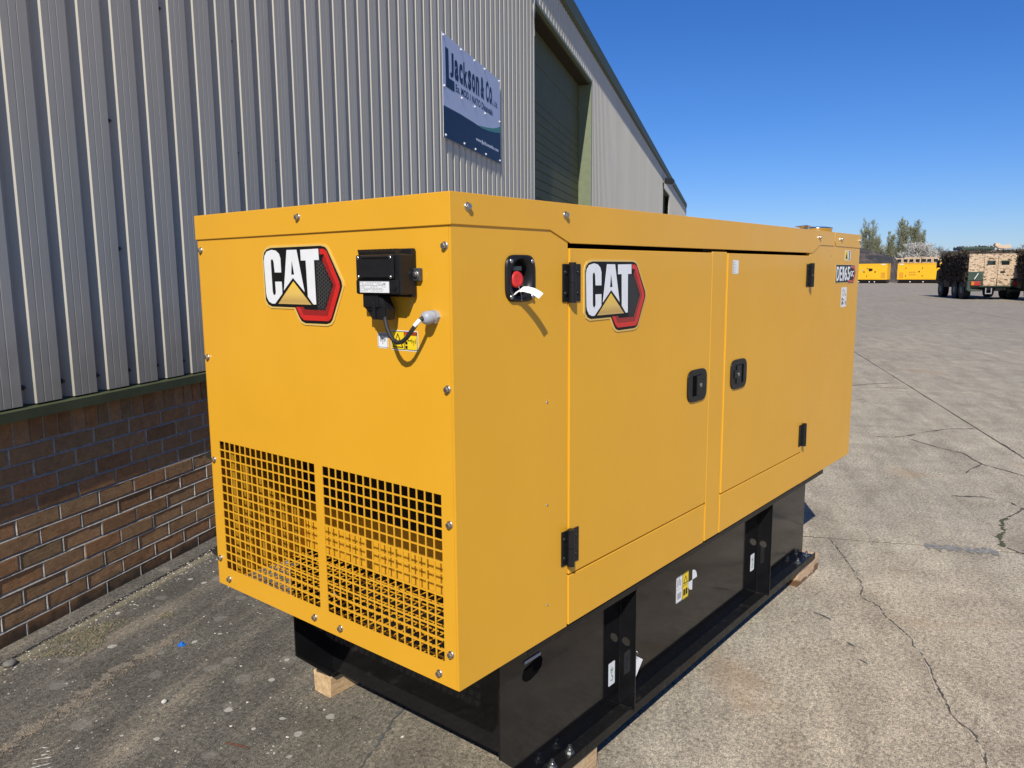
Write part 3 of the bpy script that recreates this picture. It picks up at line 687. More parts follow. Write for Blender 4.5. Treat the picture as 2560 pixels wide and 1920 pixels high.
# side panels
def plate(name, x0, x1, z0, z1, y0, y1, bev=.0018, mat=m_yel, par=None):
    b = MB(); b.box(x0, x1, y0, y1, z0, z1); return b.build(name, mat, par or gen, bev)
b = MB(); b.holes([.0004, .192, .280, .4345], [ZB, 1.453, 1.553, 1.64], lambda i, j: i == 1 and j == 1, YF, 0, -.0025); b.box(.0004, .004, .0026, .0066, ZB, 1.64); b.box(.431, .4345, .0026, .02, ZB, 1.64); b.build('side_panel', m_yel, gen)
door1 = plate('door', .4395, 1.2885, .6935, 1.578, -.004, .018); sub(door1)
plate('sill_panel', .4395, 1.2815, ZB+.003, .6885, -.003, .018)
plate('door_post', 1.2945, 1.4110, ZB+.003, 1.582, -.0015, .018)
door2 = plate('door', 1.4175, 2.2755, .6965, 1.578, -.004, .018); sub(door2)
plate('sill_panel', 1.4130, 2.2745, ZB+.003, .6915, -.003, .018)
plate('side_panel', 2.2800, L, ZB, 1.645, -.0005, .018)
# carcass behind the gaps, coloured dark to stand for shade in the seams
b = MB(); b.box(.42, .46, .0185, .03, ZB, 1.65); b.box(1.26, 1.44, .0185, .03, ZB, 1.65); b.box(2.25, 2.31, .0185, .03, ZB, 1.65); b.box(.42, 2.31, .0186, .0302, .67, .71)
b.build('frame', m_shade, gen)
b = MB(); b.box(.337, L-.004, .042, W-.006, ZB+.004, ZT-.004); b.build('dark_carcass', m_dark, gen)  # near-black filler, paints the shade seen through the lid gap
b = MB(); b.box(.0, L, W-.003, W, ZB, 1.64); b.build('rear_panel', m_yel, gen)
b = MB(); b.box(L-.002, L, .0, W-.003, ZB, 1.64); b.build('tail_panel', m_yel, gen)
# lid: top sheet with turned-down skirts
def lidpart(x0, x1, side, name, endx=None, tail=None):
    b = MB(); t = .003; n = len(side)
    b.prism(side, YF, .0035, .0008)
    b.box(x0, x1, -.0035, W+.003, ZT-t, ZT)
    b.box(x0, x1, W+.0008, W+.0035, 1.62, ZT-t)
    if endx is not None: b.box(-.0045, -.001, -.0035, W+.0035, 1.6205, ZT)
    if tail: b.box(L+.001, L+.004, -.0035, W+.0035, 1.6235, ZT)
    return b.build(name, m_yel, gen, .0016)
lidpart(-.004, 2.6065, [(-.004,1.6215),(.355,1.6215),(.4430,1.5905),(2.3050,1.5905),(2.4050,1.627),(2.6065,1.627),(2.6065,ZT-.001),(-.004,ZT-.001)], 'lid', 1)
lidpart(2.6095, L+.004, [(2.6095,1.650),(2.6320,1.627),(L+.004,1.624),(L+.004,ZT-.001),(2.6095,ZT-.001)], 'lid', None, 1)
# bolts: flanged hex heads
def bolt_mesh():
    b = MB(); b.lathe([(0,.0),(.0098,.0),(.0098,.0012),(.0082,.0028),(.0070,.0030)], (0,0,0), (0,0,1), 18)
    b.cyl((0,0,.0028),(0,0,.0082), .0070, .0070, 6, smooth=False); b.cyl((0,0,.0082),(0,0,.0090), .0063, .0050, 12)
    return b.mesh('bolt', m_zinc)
bmsh = bolt_mesh()
def bolt(p, axis, me=bmsh, name='bolt', par=None, s=1.0):
    o = bpy.data.objects.new(name, me); COL.objects.link(o); o.parent = par or gen; o.matrix_parent_inverse = INV[(par or gen).name]
    o.location = p; q = Vector(axis).to_track_quat('Z', 'Y'); o.rotation_mode = 'QUATERNION'
    o.rotation_quaternion = q @ Euler((0,0,random.uniform(0,1.05))).to_quaternion(); o.scale = (s, s, s); return o
for y, z in [(.018,1.576),(1.033,1.589),(1.032,1.268),(.018,1.260),(.020,.946),(.024,.628),(.064,.568),(.437,.570),(.550,.569),(.987,.569),(1.032,.629),(1.033,.948)]: bolt((-.0002,y,z), (-1,0,0))
bolt((-.0047,.538,1.662), (-1,0,0))
for x in (.050,.420,2.388,2.704,3.010): bolt((x,-.0037,1.661), (0,-1,0))
rb_ = MB(); rb_.lathe([(0,.0022),(.0022,.0018),(.0033,.0)], (0,0,0), (0,0,1), 10); rvm = rb_.mesh('rivet', m_zinc)
rb_ = MB(); rb_.lathe([(0,.0014),(.0020,.0012),(.0030,.0)], (0,0,0), (0,0,1), 10); rvm2 = rb_.mesh('rivet', speckle(M('yellow_rivet', (.45,.23,.02), .4), (.45,.23,.02), .1, 50, 0))
for z in (1.186,.913,.637): bolt((.345,-.0002,z), (0,-1,0), rvm, 'rivet')
for x, z in ((2.578,1.580),(2.565,1.343),(2.557,1.107),(2.539,.876),(2.529,.643)): bolt((x,-.0007,z), (0,-1,0), rvm2, 'rivet')
# black latch tongues standing out of the far side, seen past the left edge
for z in (.948,.629):
    b = MB(); b.prism([(1.051,z+.012),(1.085,z+.016),(1.105,z+.006),(1.10,z-.006),(1.051,z-.010)], XF, -.01, -.03); b.build('catch', m_rub, gen, .001)
# ---- emblem
LOGO = {"cream": [(0.0005, 0.1778),(0.0049, 0.192),(0.018, 0.2031),(0.0384, 0.208),(0.2585, 0.2077),(0.2777, 0.2056),(0.2899, 0.1977),(0.3442, 0.115),(0.348, 0.1033),(0.3427, 0.0916),(0.3034, 0.0155),(0.2921, 0.0044),(0.2724, 0.0003),(0.1787, 0.0001),(0.1629, 0.0051),(0.152, 0.0146),(0.136, 0.0407),(0.0307, 0.0404),(0.0112, 0.0479),(0.0011, 0.0623)], "black": [(0.0067, 0.1763),(0.0118, 0.1904),(0.0239, 0.1987),(0.0429, 0.2025),(0.2603, 0.2027),(0.2773, 0.1993),(0.2864, 0.1925),(0.3379, 0.1137),(0.3403, 0.102),(0.3366, 0.0928),(0.2972, 0.0179),(0.2881, 0.0096),(0.2728, 0.0061),(0.1836, 0.0052),(0.1679, 0.0102),(0.1593, 0.019),(0.1415, 0.0454),(0.0362, 0.0455),(0.0191, 0.051),(0.0088, 0.0624)], "redA": [(0.2565, 0.1952),(0.2716, 0.1949),(0.283, 0.19),(0.3305, 0.1111),(0.333, 0.1006),(0.3293, 0.0914),(0.2931, 0.0205),(0.2819, 0.0134),(0.1796, 0.0127),(0.1664, 0.0206),(0.1463, 0.0463),(0.1626, 0.0467),(0.1761, 0.0262),(0.2795, 0.0261),(0.3151, 0.0979),(0.3176, 0.1045),(0.3139, 0.1123),(0.2739, 0.181),(0.2566, 0.1816)], "redB": [(0.2739, 0.181),(0.3139, 0.1123),(0.3176, 0.1045),(0.3151, 0.0979),(0.2795, 0.0261),(0.1761, 0.0262),(0.1626, 0.0467),(0.1788, 0.047),(0.184, 0.0405),(0.2708, 0.0402),(0.306, 0.1044),(0.2653, 0.1666)], "C": [(0.0872, 0.1368),(0.058, 0.137),(0.0555, 0.1642),(0.0524, 0.1706),(0.0476, 0.1725),(0.0424, 0.1693),(0.0417, 0.1615),(0.0434, 0.0845),(0.0465, 0.0774),(0.0513, 0.0757),(0.057, 0.0789),(0.0589, 0.0832),(0.0578, 0.1124),(0.0875, 0.1125),(0.088, 0.0814),(0.0859, 0.0786),(0.0531, 0.0534),(0.0394, 0.0531),(0.0248, 0.0583),(0.0158, 0.0697),(0.013, 0.0813),(0.0097, 0.1676),(0.0135, 0.1819),(0.0246, 0.193),(0.0474, 0.1975),(0.0668, 0.1949),(0.0806, 0.1862),(0.0867, 0.1735)], "A": [(0.1166, 0.1954),(0.1593, 0.1951),(0.1864, 0.0867),(0.1395, 0.1227),(0.0964, 0.0893)], "Ah": [(0.1376, 0.1658),(0.1454, 0.1313),(0.1332, 0.131)], "T": [(0.1764, 0.1947),(0.2515, 0.1956),(0.2524, 0.1675),(0.232, 0.1671),(0.2339, 0.0547),(0.2223, 0.0544),(0.2006, 0.0741),(0.1977, 0.167),(0.1772, 0.1669)], "tri": [(0.1395, 0.113),(0.2126, 0.0535),(0.0678, 0.0534)]}
def emblem(fn, name='emblem'):
    def p(keys, nm, mat, d0, d1, par):
        b = MB()
        for k in keys: b.prism(LOGO[k], fn, d0, d1)
        return b.build(nm, mat, par)
    e = sub(p(['cream'], name, m_cream, .0002, .0022, gen))
    p(['black'], 'black_field', m_ink, .0022, .0030, e)
    p(['redA'], 'red_border', m_redA, .0030, .0036, e); p(['redB'], 'dark_red_border', m_redB, .0030, .0034, e)
    p(['C'], 'letter_c', m_white, .0030, .0038, e); p(['A'], 'letter_a', m_white, .0030, .0038, e); p(['T'], 'letter_t', m_white, .0030, .0038, e)
    p(['Ah'], 'letter_a_counter', m_ink, .0038, .0041, e); p(['tri'], 'gold_triangle', m_tri, .0030, .0038, e)
    # honeycomb: thin grey walls round black cells
    b = MB(); r = .0052; poly = [(.2380,.165),(.2640,.1625),(.3015,.1045),(.2680,.0445),(.2385,.0445)]
    def inside(x, y):
        c = False; n = len(poly)
        for i in range(n):
            x1, y1 = poly[i]; x2, y2 = poly[(i+1) % n]
            if (y1 > y) != (y2 > y) and x < (x2-x1)*(y-y1)/(y2-y1)+x1: c = not c
        return c
    for i in range(14):
        for j in range(20):
            cx = .236+i*r*1.5*1.05; cy = .04+(j+(.5 if i % 2 else 0))*r*1.732*1.05
            if not inside(cx, cy): continue
            o = [(cx+r*cos(pi*k/3), cy+r*sin(pi*k/3)) for k in range(6)]; q = [(cx+r*.74*cos(pi*k/3), cy+r*.74*sin(pi*k/3)) for k in range(6)]
            b.add([fn(x, y, .0032) for x, y in o+q], [(k, (k+1) % 6, 6+(k+1) % 6, 6+k) for k in range(6)])
    b.build('honeycomb', m_hex, e, recalc=False)
    return e
emblem(XR)
emblem(lambda u, v, d: (.501+u*.963, -.004-d, 1.346+v*.981))
# ---- hinges
def hinge(x, z, flip=1, par=None):
    h = .049; b = MB()
    b.box(x-.030*flip, x-.001*flip, -.0035 if flip == 1 else -.0075, 0, z-h, z+h) if flip == 1 else b.box(x+.001, x+.030, -.004, 0, z-h, z+h)
    if flip == 1: b.box(x+.004, x+.046, -.0075, -.004, z-h, z+h)
    else: b.box(x-.046, x-.004, -.0075, -.004, z-h, z+h)
    o = sub(b.build('hinge', m_plas, par or gen, .003))
    kx = x-.001*flip; b = MB(); b.cyl((kx,-.013,z-h-.002),(kx,-.013,z+.0), .0105, .0105, 16); b.cyl((kx,-.013,z+.0012),(kx,-.013,z+h+.004), .0100, .0100, 16)
    b.box(min(kx, x+.012*flip), max(kx, x+.012*flip), -.0125, -.0070, z-h, z+h); b.build('knuckle', m_plas, o)
    for sx, sy in ((-.018,-.0037),(.034,-.0077)):
        for dz in (-.027,.027):
            b = MB(); b.lathe([(0,.0016),(.003,.0032),(.0045,.0030),(.0058,.0)], (x+sx*flip, sy, z+dz), (0,-1,0), 12); b.build('screw', m_plas, o)
    return o
hinge(.4395, 1.489); hinge(.4365, .772); hinge(2.2780, 1.493, -1); hinge(2.2750, .775, -1)
# ---- door handles (paddle latches)
def handle(cx, cz, mirror, door):
    w, h = .0715, .0555; pts = []
    for k in range(40):
        t = 2*pi*k/40; c, s = cos(t), sin(t); e = .36
        pts.append((cx+w*math.copysign(abs(c)**e, c)*(1-.06*s*s), cz+h*math.copysign(abs(s)**e, s)*(1-.10*c*c)))
    b = MB(); b.prism(pts, YF, .0035, .0095, True); o = sub(b.build('handle', m_plas, door, .002))
    s = -1 if mirror else 1
    b = MB(); b.box(cx-s*.038, cx+s*.03, -.0102, -.0098, cz-.035, cz+.035); b.build('recess', m_dark, o)
    b = MB(); b.prism([(cx-s*.012,cz-.034),(cx+s*.028,cz-.034),(cx+s*.028,cz-.014),(cx+s*.047,cz-.014),(cx+s*.047,cz+.016),(cx+s*.028,cz+.016),(cx+s*.028,cz+.034),(cx-s*.012,cz+.034)][::s], YF, .0098, .0135); b.build('paddle', m_plas, o, .0012)
    b = MB(); b.cyl((cx+s*.015,-.0134,cz),(cx+s*.015,-.0150,cz), .0075, .0075, 14); b.build('lock', m_chrome, o)
    b = MB(); b.box(cx+s*.015-.0008, cx+s*.015+.0008, -.0153, -.0149, cz-.0045, cz+.0045); b.build('keyhole', m_dark, o)
handle(1.190, 1.131, False, door1); handle(1.535, 1.134, True, door2)
# ---- emergency stop in its cup
es = sub(None) if False else None
b = MB(); cx, cz = .236, 1.503; n = 48; outp = []; inp = []
for k in range(n):
    t = 2*pi*k/n; c, s = cos(t), sin(t); e = .40
    outp.append((cx+.0565*math.copysign(abs(c)**e, c)*(1-.05*s*s), cz+.0560*math.copysign(abs(s)**e, s)*(1-.05*c*c))); inp.append((cx+.0415*c, cz+.0475*s))
def ringf(pts, d): return [YF(u, v, d) for u, v in pts]
mid = [((a[0]*.86+cx*.14), (a[1]*.86+cz*.14)) for a in outp]
vs = ringf(outp, .0002)+ringf(outp, .0045)+ringf(mid, .0085)+ringf(inp, .0070)+ringf([(cx+(u-cx)*.93, cz+(v-cz)*.93) for u, v in inp], -.012)+ringf([(cx+(u-cx)*.78, cz+(v-cz)*.78) for u, v in inp], -.034)+ringf([(cx, cz)]*n, -.038)
b.add(vs, [(r*n+i, r*n+(i+1) % n, (r+1)*n+(i+1) % n, (r+1)*n+i) for r in range(6) for i in range(n)], True)
es = sub(b.build('emergency_stop', m_plas, gen))
b = MB(); b.lathe([(.0,.0),(.011,.0),(.011,.022),(.0200,.024),(.0205,.034),(.0185,.0385),(.012,.0398),(.0105,.0390),(.004,.0392),(0,.0392)], (.2285,.034,1.499), (-.12,-1,.05), 24); b.build('button', m_redbtn, es)
b = MB(); b.box(.208,.242,-.001,.004,1.522,1.532, None); b.build('key_tab', speckle(M('slate_plastic', (.04,.045,.05), .4), (.04,.045,.05), .1, 60, 0), es)
for dx, dz in ((-.040,.041),(.041,.041),(-.040,-.043),(.041,-.043)):
    b = MB(); b.lathe([(0,.0012),(.0018,.0012),(.0022,.003),(.0048,.0022),(.0055,0)], (cx+dx,-.0072,cz+dz), (0,-1,0), 12); b.build('screw', m_zinc, es)
# paper tag and its tie hang on the button
tg = thing('paper_tag', 'white paper tag hanging from the red stop button', 'tag', (.21,-.01,1.46))
c0 = [(.204,-.008,1.468),(.208,-.016,1.473),(.212,-.022,1.479),(.219,-.031,1.479),(.229,-.043,1.475),(.237,-.053,1.468),(.2405,-.060,1.4625)]
b = MB(); vs = []
for i, p in enumerate(c0):
    wd = .0145 if i else .008; p = Vector(p); wv = Vector((.86,-.05,.45)).normalized()
    vs += [p-wv*wd*.55+Vector((0,0,-.003)), p+wv*wd*.75]
b.add(vs, [(2*i, 2*i+1, 2*i+3, 2*i+2) for i in range(len(c0)-1)], True); b.build('paper_strip', m_paper, tg)
b = MB(); b.tube([(.224,-.006,1.484),(.226,-.010,1.475),(.2275,-.012,1.462),(.229,-.012,1.450)], .0009, 5); b.build('tie', m_greyink, tg)
# ---- telematics box on the end face
TB = lambda u, v, d: (-d, u, v)
b = MB(); b.box(-.016, -.003, .106, .270, 1.464, 1.573)
mod = sub(b.build('control_module', m_plas, gen, .003))
b = MB(); b.box(-.012, -.001, .088, .108, 1.500, 1.529)
b.build('bracket', speckle(M('dark_steel', (.11,.12,.13), .4, metal=.6), (.11,.12,.13), .2, 60, 0), mod, .002)
bolt((-.012,.097,1.515), (-1,0,0), par=mod, s=.8)
for k in range(4):
    z = 1.480+.022*k; b = MB(); b.box(-.046, -.016, .108, .128, z, z+.0022); b.build('cooling_fin', m_plas, mod)
b = MB()
for k in range(11): y = .130+.0125*k; b.prism([(y,1.558),(y+.002,1.558),(y+.006,1.5725),(y+.004,1.5725)], XF, .016, .042)
b.build('top_rib', m_plas, mod)
b = MB(); b.box(-.052, -.012, .106, .256, 1.470, 1.560); b.build('housing', m_plas, mod, .003)
b = MB(); b.box(-.060, -.052, .122, .248, 1.505, 1.559); b.build('cover', m_plas, mod, .004)
b = MB(); b.box(-.0625, -.060, .132, .224, 1.556-.004, 1.556+.0); b.box(-.0625, -.060, .132, .224, 1.509, 1.512); b.build('cover_lip', m_plas, mod, .001)
for y, z in ((.240,1.553),(.130,1.553),(.240,1.510),(.130,1.510)):
    b = MB(); b.lathe([(0,.002),(.003,.0018),(.0042,.0)], (-.060,y,z), (-1,0,0), 12); b.build('screw', m_chrome, mod)
b = MB(); b.box(-.057, -.052, .110, .252, 1.472, 1.503); b.build('label_boss', m_plas, mod, .002)
b = MB(); b.cyl((-.052,.122,1.488),(-.059,.122,1.488), .009, .009, 16); b.build('vent_plug', m_plas, mod)
b = MB(); b.box(-.0575, -.057, .138, .238, 1.4745, 1.4995); lab = sub(b.build('white_label', m_white, mod))
rnd = random.Random(3)
b = MB()
for k in range(7):
    y = .236
    while y > .150:
        w = rnd.uniform(.002,.009)
        if rnd.random() > .15 and y-w > .148: b.box(-.0578, -.0576, y-w, y, 1.4975-.0031*k-.0011, 1.4975-.0031*k)
        y -= w+.0018
b.build('fine_print', m_greyink, lab)
text_mesh('CE', lambda u, v, d: (-d, -u, v), -.158, -.150, 1.4915, 1.4965, .0576, .0578, 'ce_mark', m_ink, lab)
b = MB(); b.box(-.050, -.020, .186, .238, 1.440, 1.471); b.prism([(.168,1.441),(.186,1.470),(.186,1.441)], XF, .022, .048)
b.prism([(.178,1.466),(.232,1.466),(.240,1.440),(.228,1.432),(.212,1.412),(.164,1.412),(.160,1.436)], XF, .020, .046)
b.box(-.052,-.046,.196,.206,1.414,1.452); b.box(-.052,-.046,.206,.226,1.4345,1.4375); b.box(-.050,-.046,.165,.172,1.42,1.45)
b.build('connector', m_plas, mod, .0015)
b = MB(); cpts = [(-.040,.172,1.425),(-.047,.166,1.412),(-.052,.155,1.396),(-.055,.143,1.380),(-.056,.130,1.3685),(-.056,.117,1.364),(-.055,.103,1.3665),(-.053,.090,1.376),(-.050,.078,1.391),(-.046,.067,1.405),(-.040,.060,1.416),(-.034,.056,1.419)]
b.tube(cpts, .0050, 12); b.build('cable', m_rub, gen)
b = MB(); b.tube([(-.0475,.0695,1.4025),(-.044,.064,1.4095),(-.0395,.0597,1.4162)], .0053, 12); b.build('cable_tape', m_paper, gen)
b = MB(); gc = Vector((0,.052,1.421)); b.cyl(gc, gc+Vector((-.010,0,0)), .0165, .0165, 6, smooth=False); b.cyl(gc+Vector((-.010,0,0)), gc+Vector((-.019,.001,-.0005)), .0135, .0135, 20)
b.lathe([(.0150,0),(.0152,.010),(.0125,.015),(.0085,.018),(.0058,.019)], gc+Vector((-.018,.001,-.0005)), (-1,.15,-.1), 20); b.build('cable_gland', m_gland, gen)
# ---- labels on the end face
def label(fn, u0, u1, v0, v1, mat, name='label', d=.0004, par=None, border=None):
    c = .003; b = MB(); b.prism([(u0+c,v0),(u1-c,v0),(u1,v0+c),(u1,v1-c),(u1-c,v1),(u0+c,v1),(u0,v1-c),(u0,v0+c)], fn, 0.0001, d); o = sub(b.build(name, mat, par or gen))
    if border:
        k = .0016; q = MB()
        for a in ((u0+k,u1-k,v0+k,v0+2*k),(u0+k,u1-k,v1-2*k,v1-k),(u0+k,u0+2*k,v0+k,v1-k),(u1-2*k,u1-k,v0+k,v1-k)):
            q.prism([(a[0],a[2]),(a[1],a[2]),(a[1],a[3]),(a[0],a[3])], fn, d, d+.0002)
        q.build('border', border, o)
    return o
EF = lambda u, v, d: (-d, .30-u, v)   # u to the right on the end face
def quad(b, fn, u0, u1, v0, v1, d0, d1): b.prism([(u0,v0),(u1,v0),(u1,v1),(u0,v1)], fn, d0, d1)
def antenna(fn, cx, cz, r, par, mat=m_ink, d=.0006):
    b = MB(); quad(b, fn, cx-.0006*r/.01, cx+.0006*r/.01, cz-r*1.1, cz, d, d+.0003)
    b.prism([(cx+.0018*r/.01*cos(pi*k/4), cz+.0018*r/.01*sin(pi*k/4)) for k in range(8)], fn, d, d+.0003)
    for rr in (.45,.75):
        for sgn_ in (1,-1):
            a = [(cx+sgn_*r*rr*cos(t), cz+r*rr*sin(t)) for t in [-.8+.2*k for k in range(9)]]; c = [(cx+sgn_*r*(rr+.12)*cos(t), cz+r*(rr+.12)*sin(t)) for t in [-.8+.2*k for k in range(9)]]
            b.add([fn(u, v, d+.0003) for u, v in a+c], [(i, i+1, 9+i+1, 9+i) for i in range(8)])
    return b.build('antenna_symbol', mat, par, recalc=False)
o = label(EF, .052, .089, 1.341, 1.378, m_white, border=m_greyink); antenna(EF, .0705, 1.363, .011, o); b = MB(); quad(b, EF, .053, .088, 1.370, 1.377, .0006, .0008); b.build('header', m_greyink, o)
o = label(EF, .099, .191, 1.339, 1.386, m_white); b = MB(); quad(b, EF, .101, .189, 1.341, 1.384, .0005, .0007); b.build('black_frame', m_ink, o)
b = MB(); quad(b, EF, .1025, .1445, 1.3425, 1.3825, .0007, .0009); quad(b, EF, .1465, .1875, 1.3425, 1.375, .0007, .0009); b.build('yellow_field', m_ylab, o)
b = MB(); quad(b, EF, .1465, .1875, 1.376, 1.3825, .0007, .0009); b.build('orange_header', m_orange, o)
text_mesh('WARNING', EF, .153, .187, 1.3772, 1.3815, .0009, .0011, 'lettering', m_ink, o, .02)
b = MB(); b.prism([(.105,1.3455),(.142,1.3455),(.1235,1.380)], EF, .0009, .0011); b.build('triangle', m_ink, o)
b = MB(); b.prism([(.1095,1.348),(.1375,1.348),(.1235,1.3745)], EF, .0011, .0013); b.build('triangle_fill', m_ylab, o)
antenna(EF, .1235, 1.361, .007, o, m_ink, .0013); antenna(EF, .177, 1.362, .009, o, m_ink, .0009)
b = MB(); quad(b, EF, .1485, .156, 1.344, 1.351, .0009, .0011); quad(b, EF, .1485, .156, 1.354, 1.361, .0009, .0011); quad(b, EF, .158, .167, 1.3625, 1.364, .0009, .0011); b.prism([(.166,1.3605),(.166,1.366),(.1695,1.3632)], EF, .0009, .0011); b.prism([(.160,1.3605),(.160,1.366),(.1565,1.3632)], EF, .0009, .0011); b.build('pictogram', m_ink, o)
# ---- labels on the long side
D2 = lambda u, v, d: (u, -.004-d, v)
S3 = lambda u, v, d: (u, -.0005-d, v)
o = label(D2, 1.457, 1.507, 1.505, 1.554, m_white); b = MB(); quad(b, D2, 1.460, 1.4645, 1.508, 1.551, .0005, .0007)
for k in range(5): quad(b, D2, 1.467, 1.467+.012+.004*(k % 3), 1.5465-.009*k, 1.548-.009*k, .0005, .0007)
b.build('fine_print', m_greyink, o)
o = label(S3, 2.782, 2.874, 1.5615, 1.6095, m_white); b = MB(); quad(b, S3, 2.786, 2.832, 1.565, 1.606, .0005, .0007); b.build('yellow_field', m_ylab, o)
b = MB(); b.prism([(2.795,1.569),(2.825,1.569),(2.810,1.600)], S3, .0007, .0009); b.box(2.848,2.860,-.0014,-.0010,1.568,1.603); quad(b, S3, 2.836, 2.872, 1.604, 1.606, .0005, .0007); quad(b, S3, 2.836, 2.872, 1.565, 1.567, .0005, .0007); b.build('pictogram', m_ink, o)
# model plate
b = MB(); b.prism([(2.648,1.452),(2.650,1.541),(2.890,1.541),(2.955,1.538),(2.978,1.497),(2.950,1.447),(2.86,1.447),(2.845,1.452)], S3, .0001, .0012); mp_ = sub(b.build('model_plate', m_cream, gen))
b = MB(); b.prism([(2.650,1.455),(2.652,1.539),(2.890,1.539),(2.952,1.536),(2.971,1.497),(2.944,1.450),(2.86,1.450),(2.845,1.455)], S3, .0012, .0018); b.build('black_field', m_ink, mp_)
b = MB(); b.prism([(2.885,1.536),(2.948,1.533),(2.965,1.497),(2.940,1.453),(2.86,1.453),(2.86,1.463),(2.930,1.464),(2.951,1.497),(2.935,1.523),(2.885,1.525)], S3, .0018, .0022); b.build('red_border', m_redA, mp_)
for ch_, a_, b_ in (('D',2.661,2.704),('E',2.712,2.746),('1',2.756,2.776),('6',2.786,2.826),('5',2.834,2.874)): text_mesh(ch_, S3, a_, b_, 1.462, 1.531, .0018, .0026, 'lettering', m_white, mp_, .02)
for ch_, a_, b_ in (('G',2.882,2.910),('C',2.914,2.940)): text_mesh(ch_, S3, a_, b_, 1.481, 1.510, .0018, .0026, 'lettering', m_white, mp_, .02)
o = label(S3, 2.757, 2.843, 1.333, 1.430, m_white)
RT = lambda u, v, d: S3(2.757+v, 1.333+u, d)   # rotated: reads upward... u runs up, v to the right
RU = lambda u, v, d: S3(2.800-v, 1.333+u, d)
text_mesh('97', RU, .010, .048, .0, .034, .0005, .0007, 'lettering', m_ink, o, .03)
text_mesh('dB', lambda u, v, d: S3(2.836-v, 1.333+u, d), .010, .030, .0, .014, .0005, .0007, 'lettering', m_ink, o, .02)
b = MB()
for k in range(12):
    t = 2*pi*k/12; t2 = 2*pi*(k+1)/12; r0, r1 = .0135, .016; c_ = (2.787, 1.404)
    b.add([S3(c_[0]+r*cos(a), c_[1]+r*sin(a), .0007) for a in (t, t2) for r in (r0, r1)], [(0,1,3,2)])
quad(b, S3, 2.812, 2.8135, 1.392, 1.416, .0005, .0007); quad(b, S3, 2.822, 2.830, 1.388, 1.398, .0005, .0007); b.build('pictogram', m_ink, o, recalc=False)
# ---- exhaust outlet on the lid
b = MB(); b.lathe([(.074,0),(.076,.004),(.076,.028),(.080,.030),(.080,.035),(.055,.040),(0,.042)], (2.86,.17,ZT), (0,0,1), 32); b.build('exhaust_cap', m_chrome, gen)
b = MB(); b.prism([(2.585,.12),(2.66,.12),(2.70,.19),(2.62,.19)], lambda u, v, d: (u, v, ZT+.033+d-(u-2.62)*.05), 0, .003); b.box(2.62,2.64,.13,.15,ZT,ZT+.033); b.build('exhaust_flap', m_chrome, gen)
b = MB(); b.box(-.2+2.95, 2.78, .9, .94, ZT, ZT+.02); b.build('lifting_eye', m_blk, gen)

# ---- black base: tank, plates, rails
YT = .065; YR = W-.065; XN = .222; XE = 2.565; ZBM = .100
def sideplate(y0, y1, nm):
    b = MB(); b.prism([(XN,.538),(XN,.222),(XN+.125,ZBM),(XE,ZBM),(XE,.538)], lambda u, v, d: (u, d, v), y0, y1); return b.build(nm, m_blk, gen)
sideplate(YT, YT+.006, 'fuel_tank'); sideplate(YR-.006, YR, 'fuel_tank')
b = MB(); b.box(.378, XE-.06, YT+.006, YR-.006, .104, .536); b.build('tank_body', m_blk, gen)
b = MB(); b.box(.372, .377, YT+.006, YR-.006, .112, .536); b.build('tank_end_plate', m_blk, gen)
# top rail under the canopy
for s, y0, y1 in ((1,.004,YT), (-1,YR,W-.004)):
    b = MB(); b.box(.262, 2.615, y0, y1, .536, .5415); yo = y0 if s == 1 else y1
    b.box(.262, 2.615, yo-.0055*s, yo, .523, .5415); b.build('top_rail', m_blk2, gen, .0012)
# bottom flange with a small upturned lip
for s, y0 in ((1, YT), (-1, YR)):
    yo = y0-.048*s
    b = MB(); b.box(XN+(.12 if s == 1 else .16), 2.60, yo, y0+.012*s, .098, .104); b.build('bottom_flange', m_blk2, gen)
    b = MB(); b.box(XN+(.12 if s == 1 else .16), 2.602, yo-.005*s, yo, .0835, .116); b.box(XN+(.12 if s == 1 else .16), 2.6, yo, yo+.006*s, .0835, .0978); b.build('flange_lip', m_blk2, gen, .001)
    b = MB(); b.box(XN+.145, 2.6, yo+.007*s, y0+.012*s, .0835, .0975); b.build('skid_runner', m_blk2, gen)
b = MB(); b.box(.9, 2.1, .2, .85, .0835, .1035); b.build('tank_floor', m_blk2, gen)
# gusset posts with a round hole
def gusset(x, hz):
    b = MB(); ys_ = [.006, YT-.0005]; n = 20; hy, r = .042, .0155
    c = [(hy+r*cos(2*pi*k/n+pi/4), hz+r*sin(2*pi*k/n+pi/4)) for k in range(n)]
    # rectangle with a hole, split into four fans
    q = [(YT-.0005,.523),(.006,.523),(.006,.104),(YT-.0005,.104)]
    for d0, d1 in ((0, .005),):
        F = lambda u, v, d: (x+d, u, v)
        vs = [F(u, v, d) for d in (0, .005) for u, v in c+q]; m_ = n+4; fs = []
        for k in range(4):
            a = [n+k, n+(k+1) % 4]; idx = [(k*n//4+j) % n for j in range(n//4+1)]
            for off in (0, m_): fs.append(tuple([a[1]+off, a[0]+off]+[i+off for i in idx]))
        fs += [(i, (i+1) % n, (i+1) % n+m_, i+m_) for i in range(n)]
        fs += [(n+k, n+(k+1) % 4, n+(k+1) % 4+m_, n+k+m_) for k in range(4)]
        b.add(vs, fs)
    b.box(x-.004, x, .004, .0065, .104, .523); b.build('gusset', m_blk, gen)
    w = MB(); rnd = random.Random(int(x*100))
    pts = [(x-.002, YT-.003-.0048*k, .1055+rnd.uniform(-.001,.0015)) for k in range(12)]
    w.tube(pts, [.0034+rnd.uniform(-.001,.001) for _ in pts], 6); w.tube([(x-.001,YT-.001,.11+.04*k) for k in range(11)], .0022, 5)
    w.build('weld', m_blk2, gen)
gusset(.826, .330); gusset(1.977, .330)
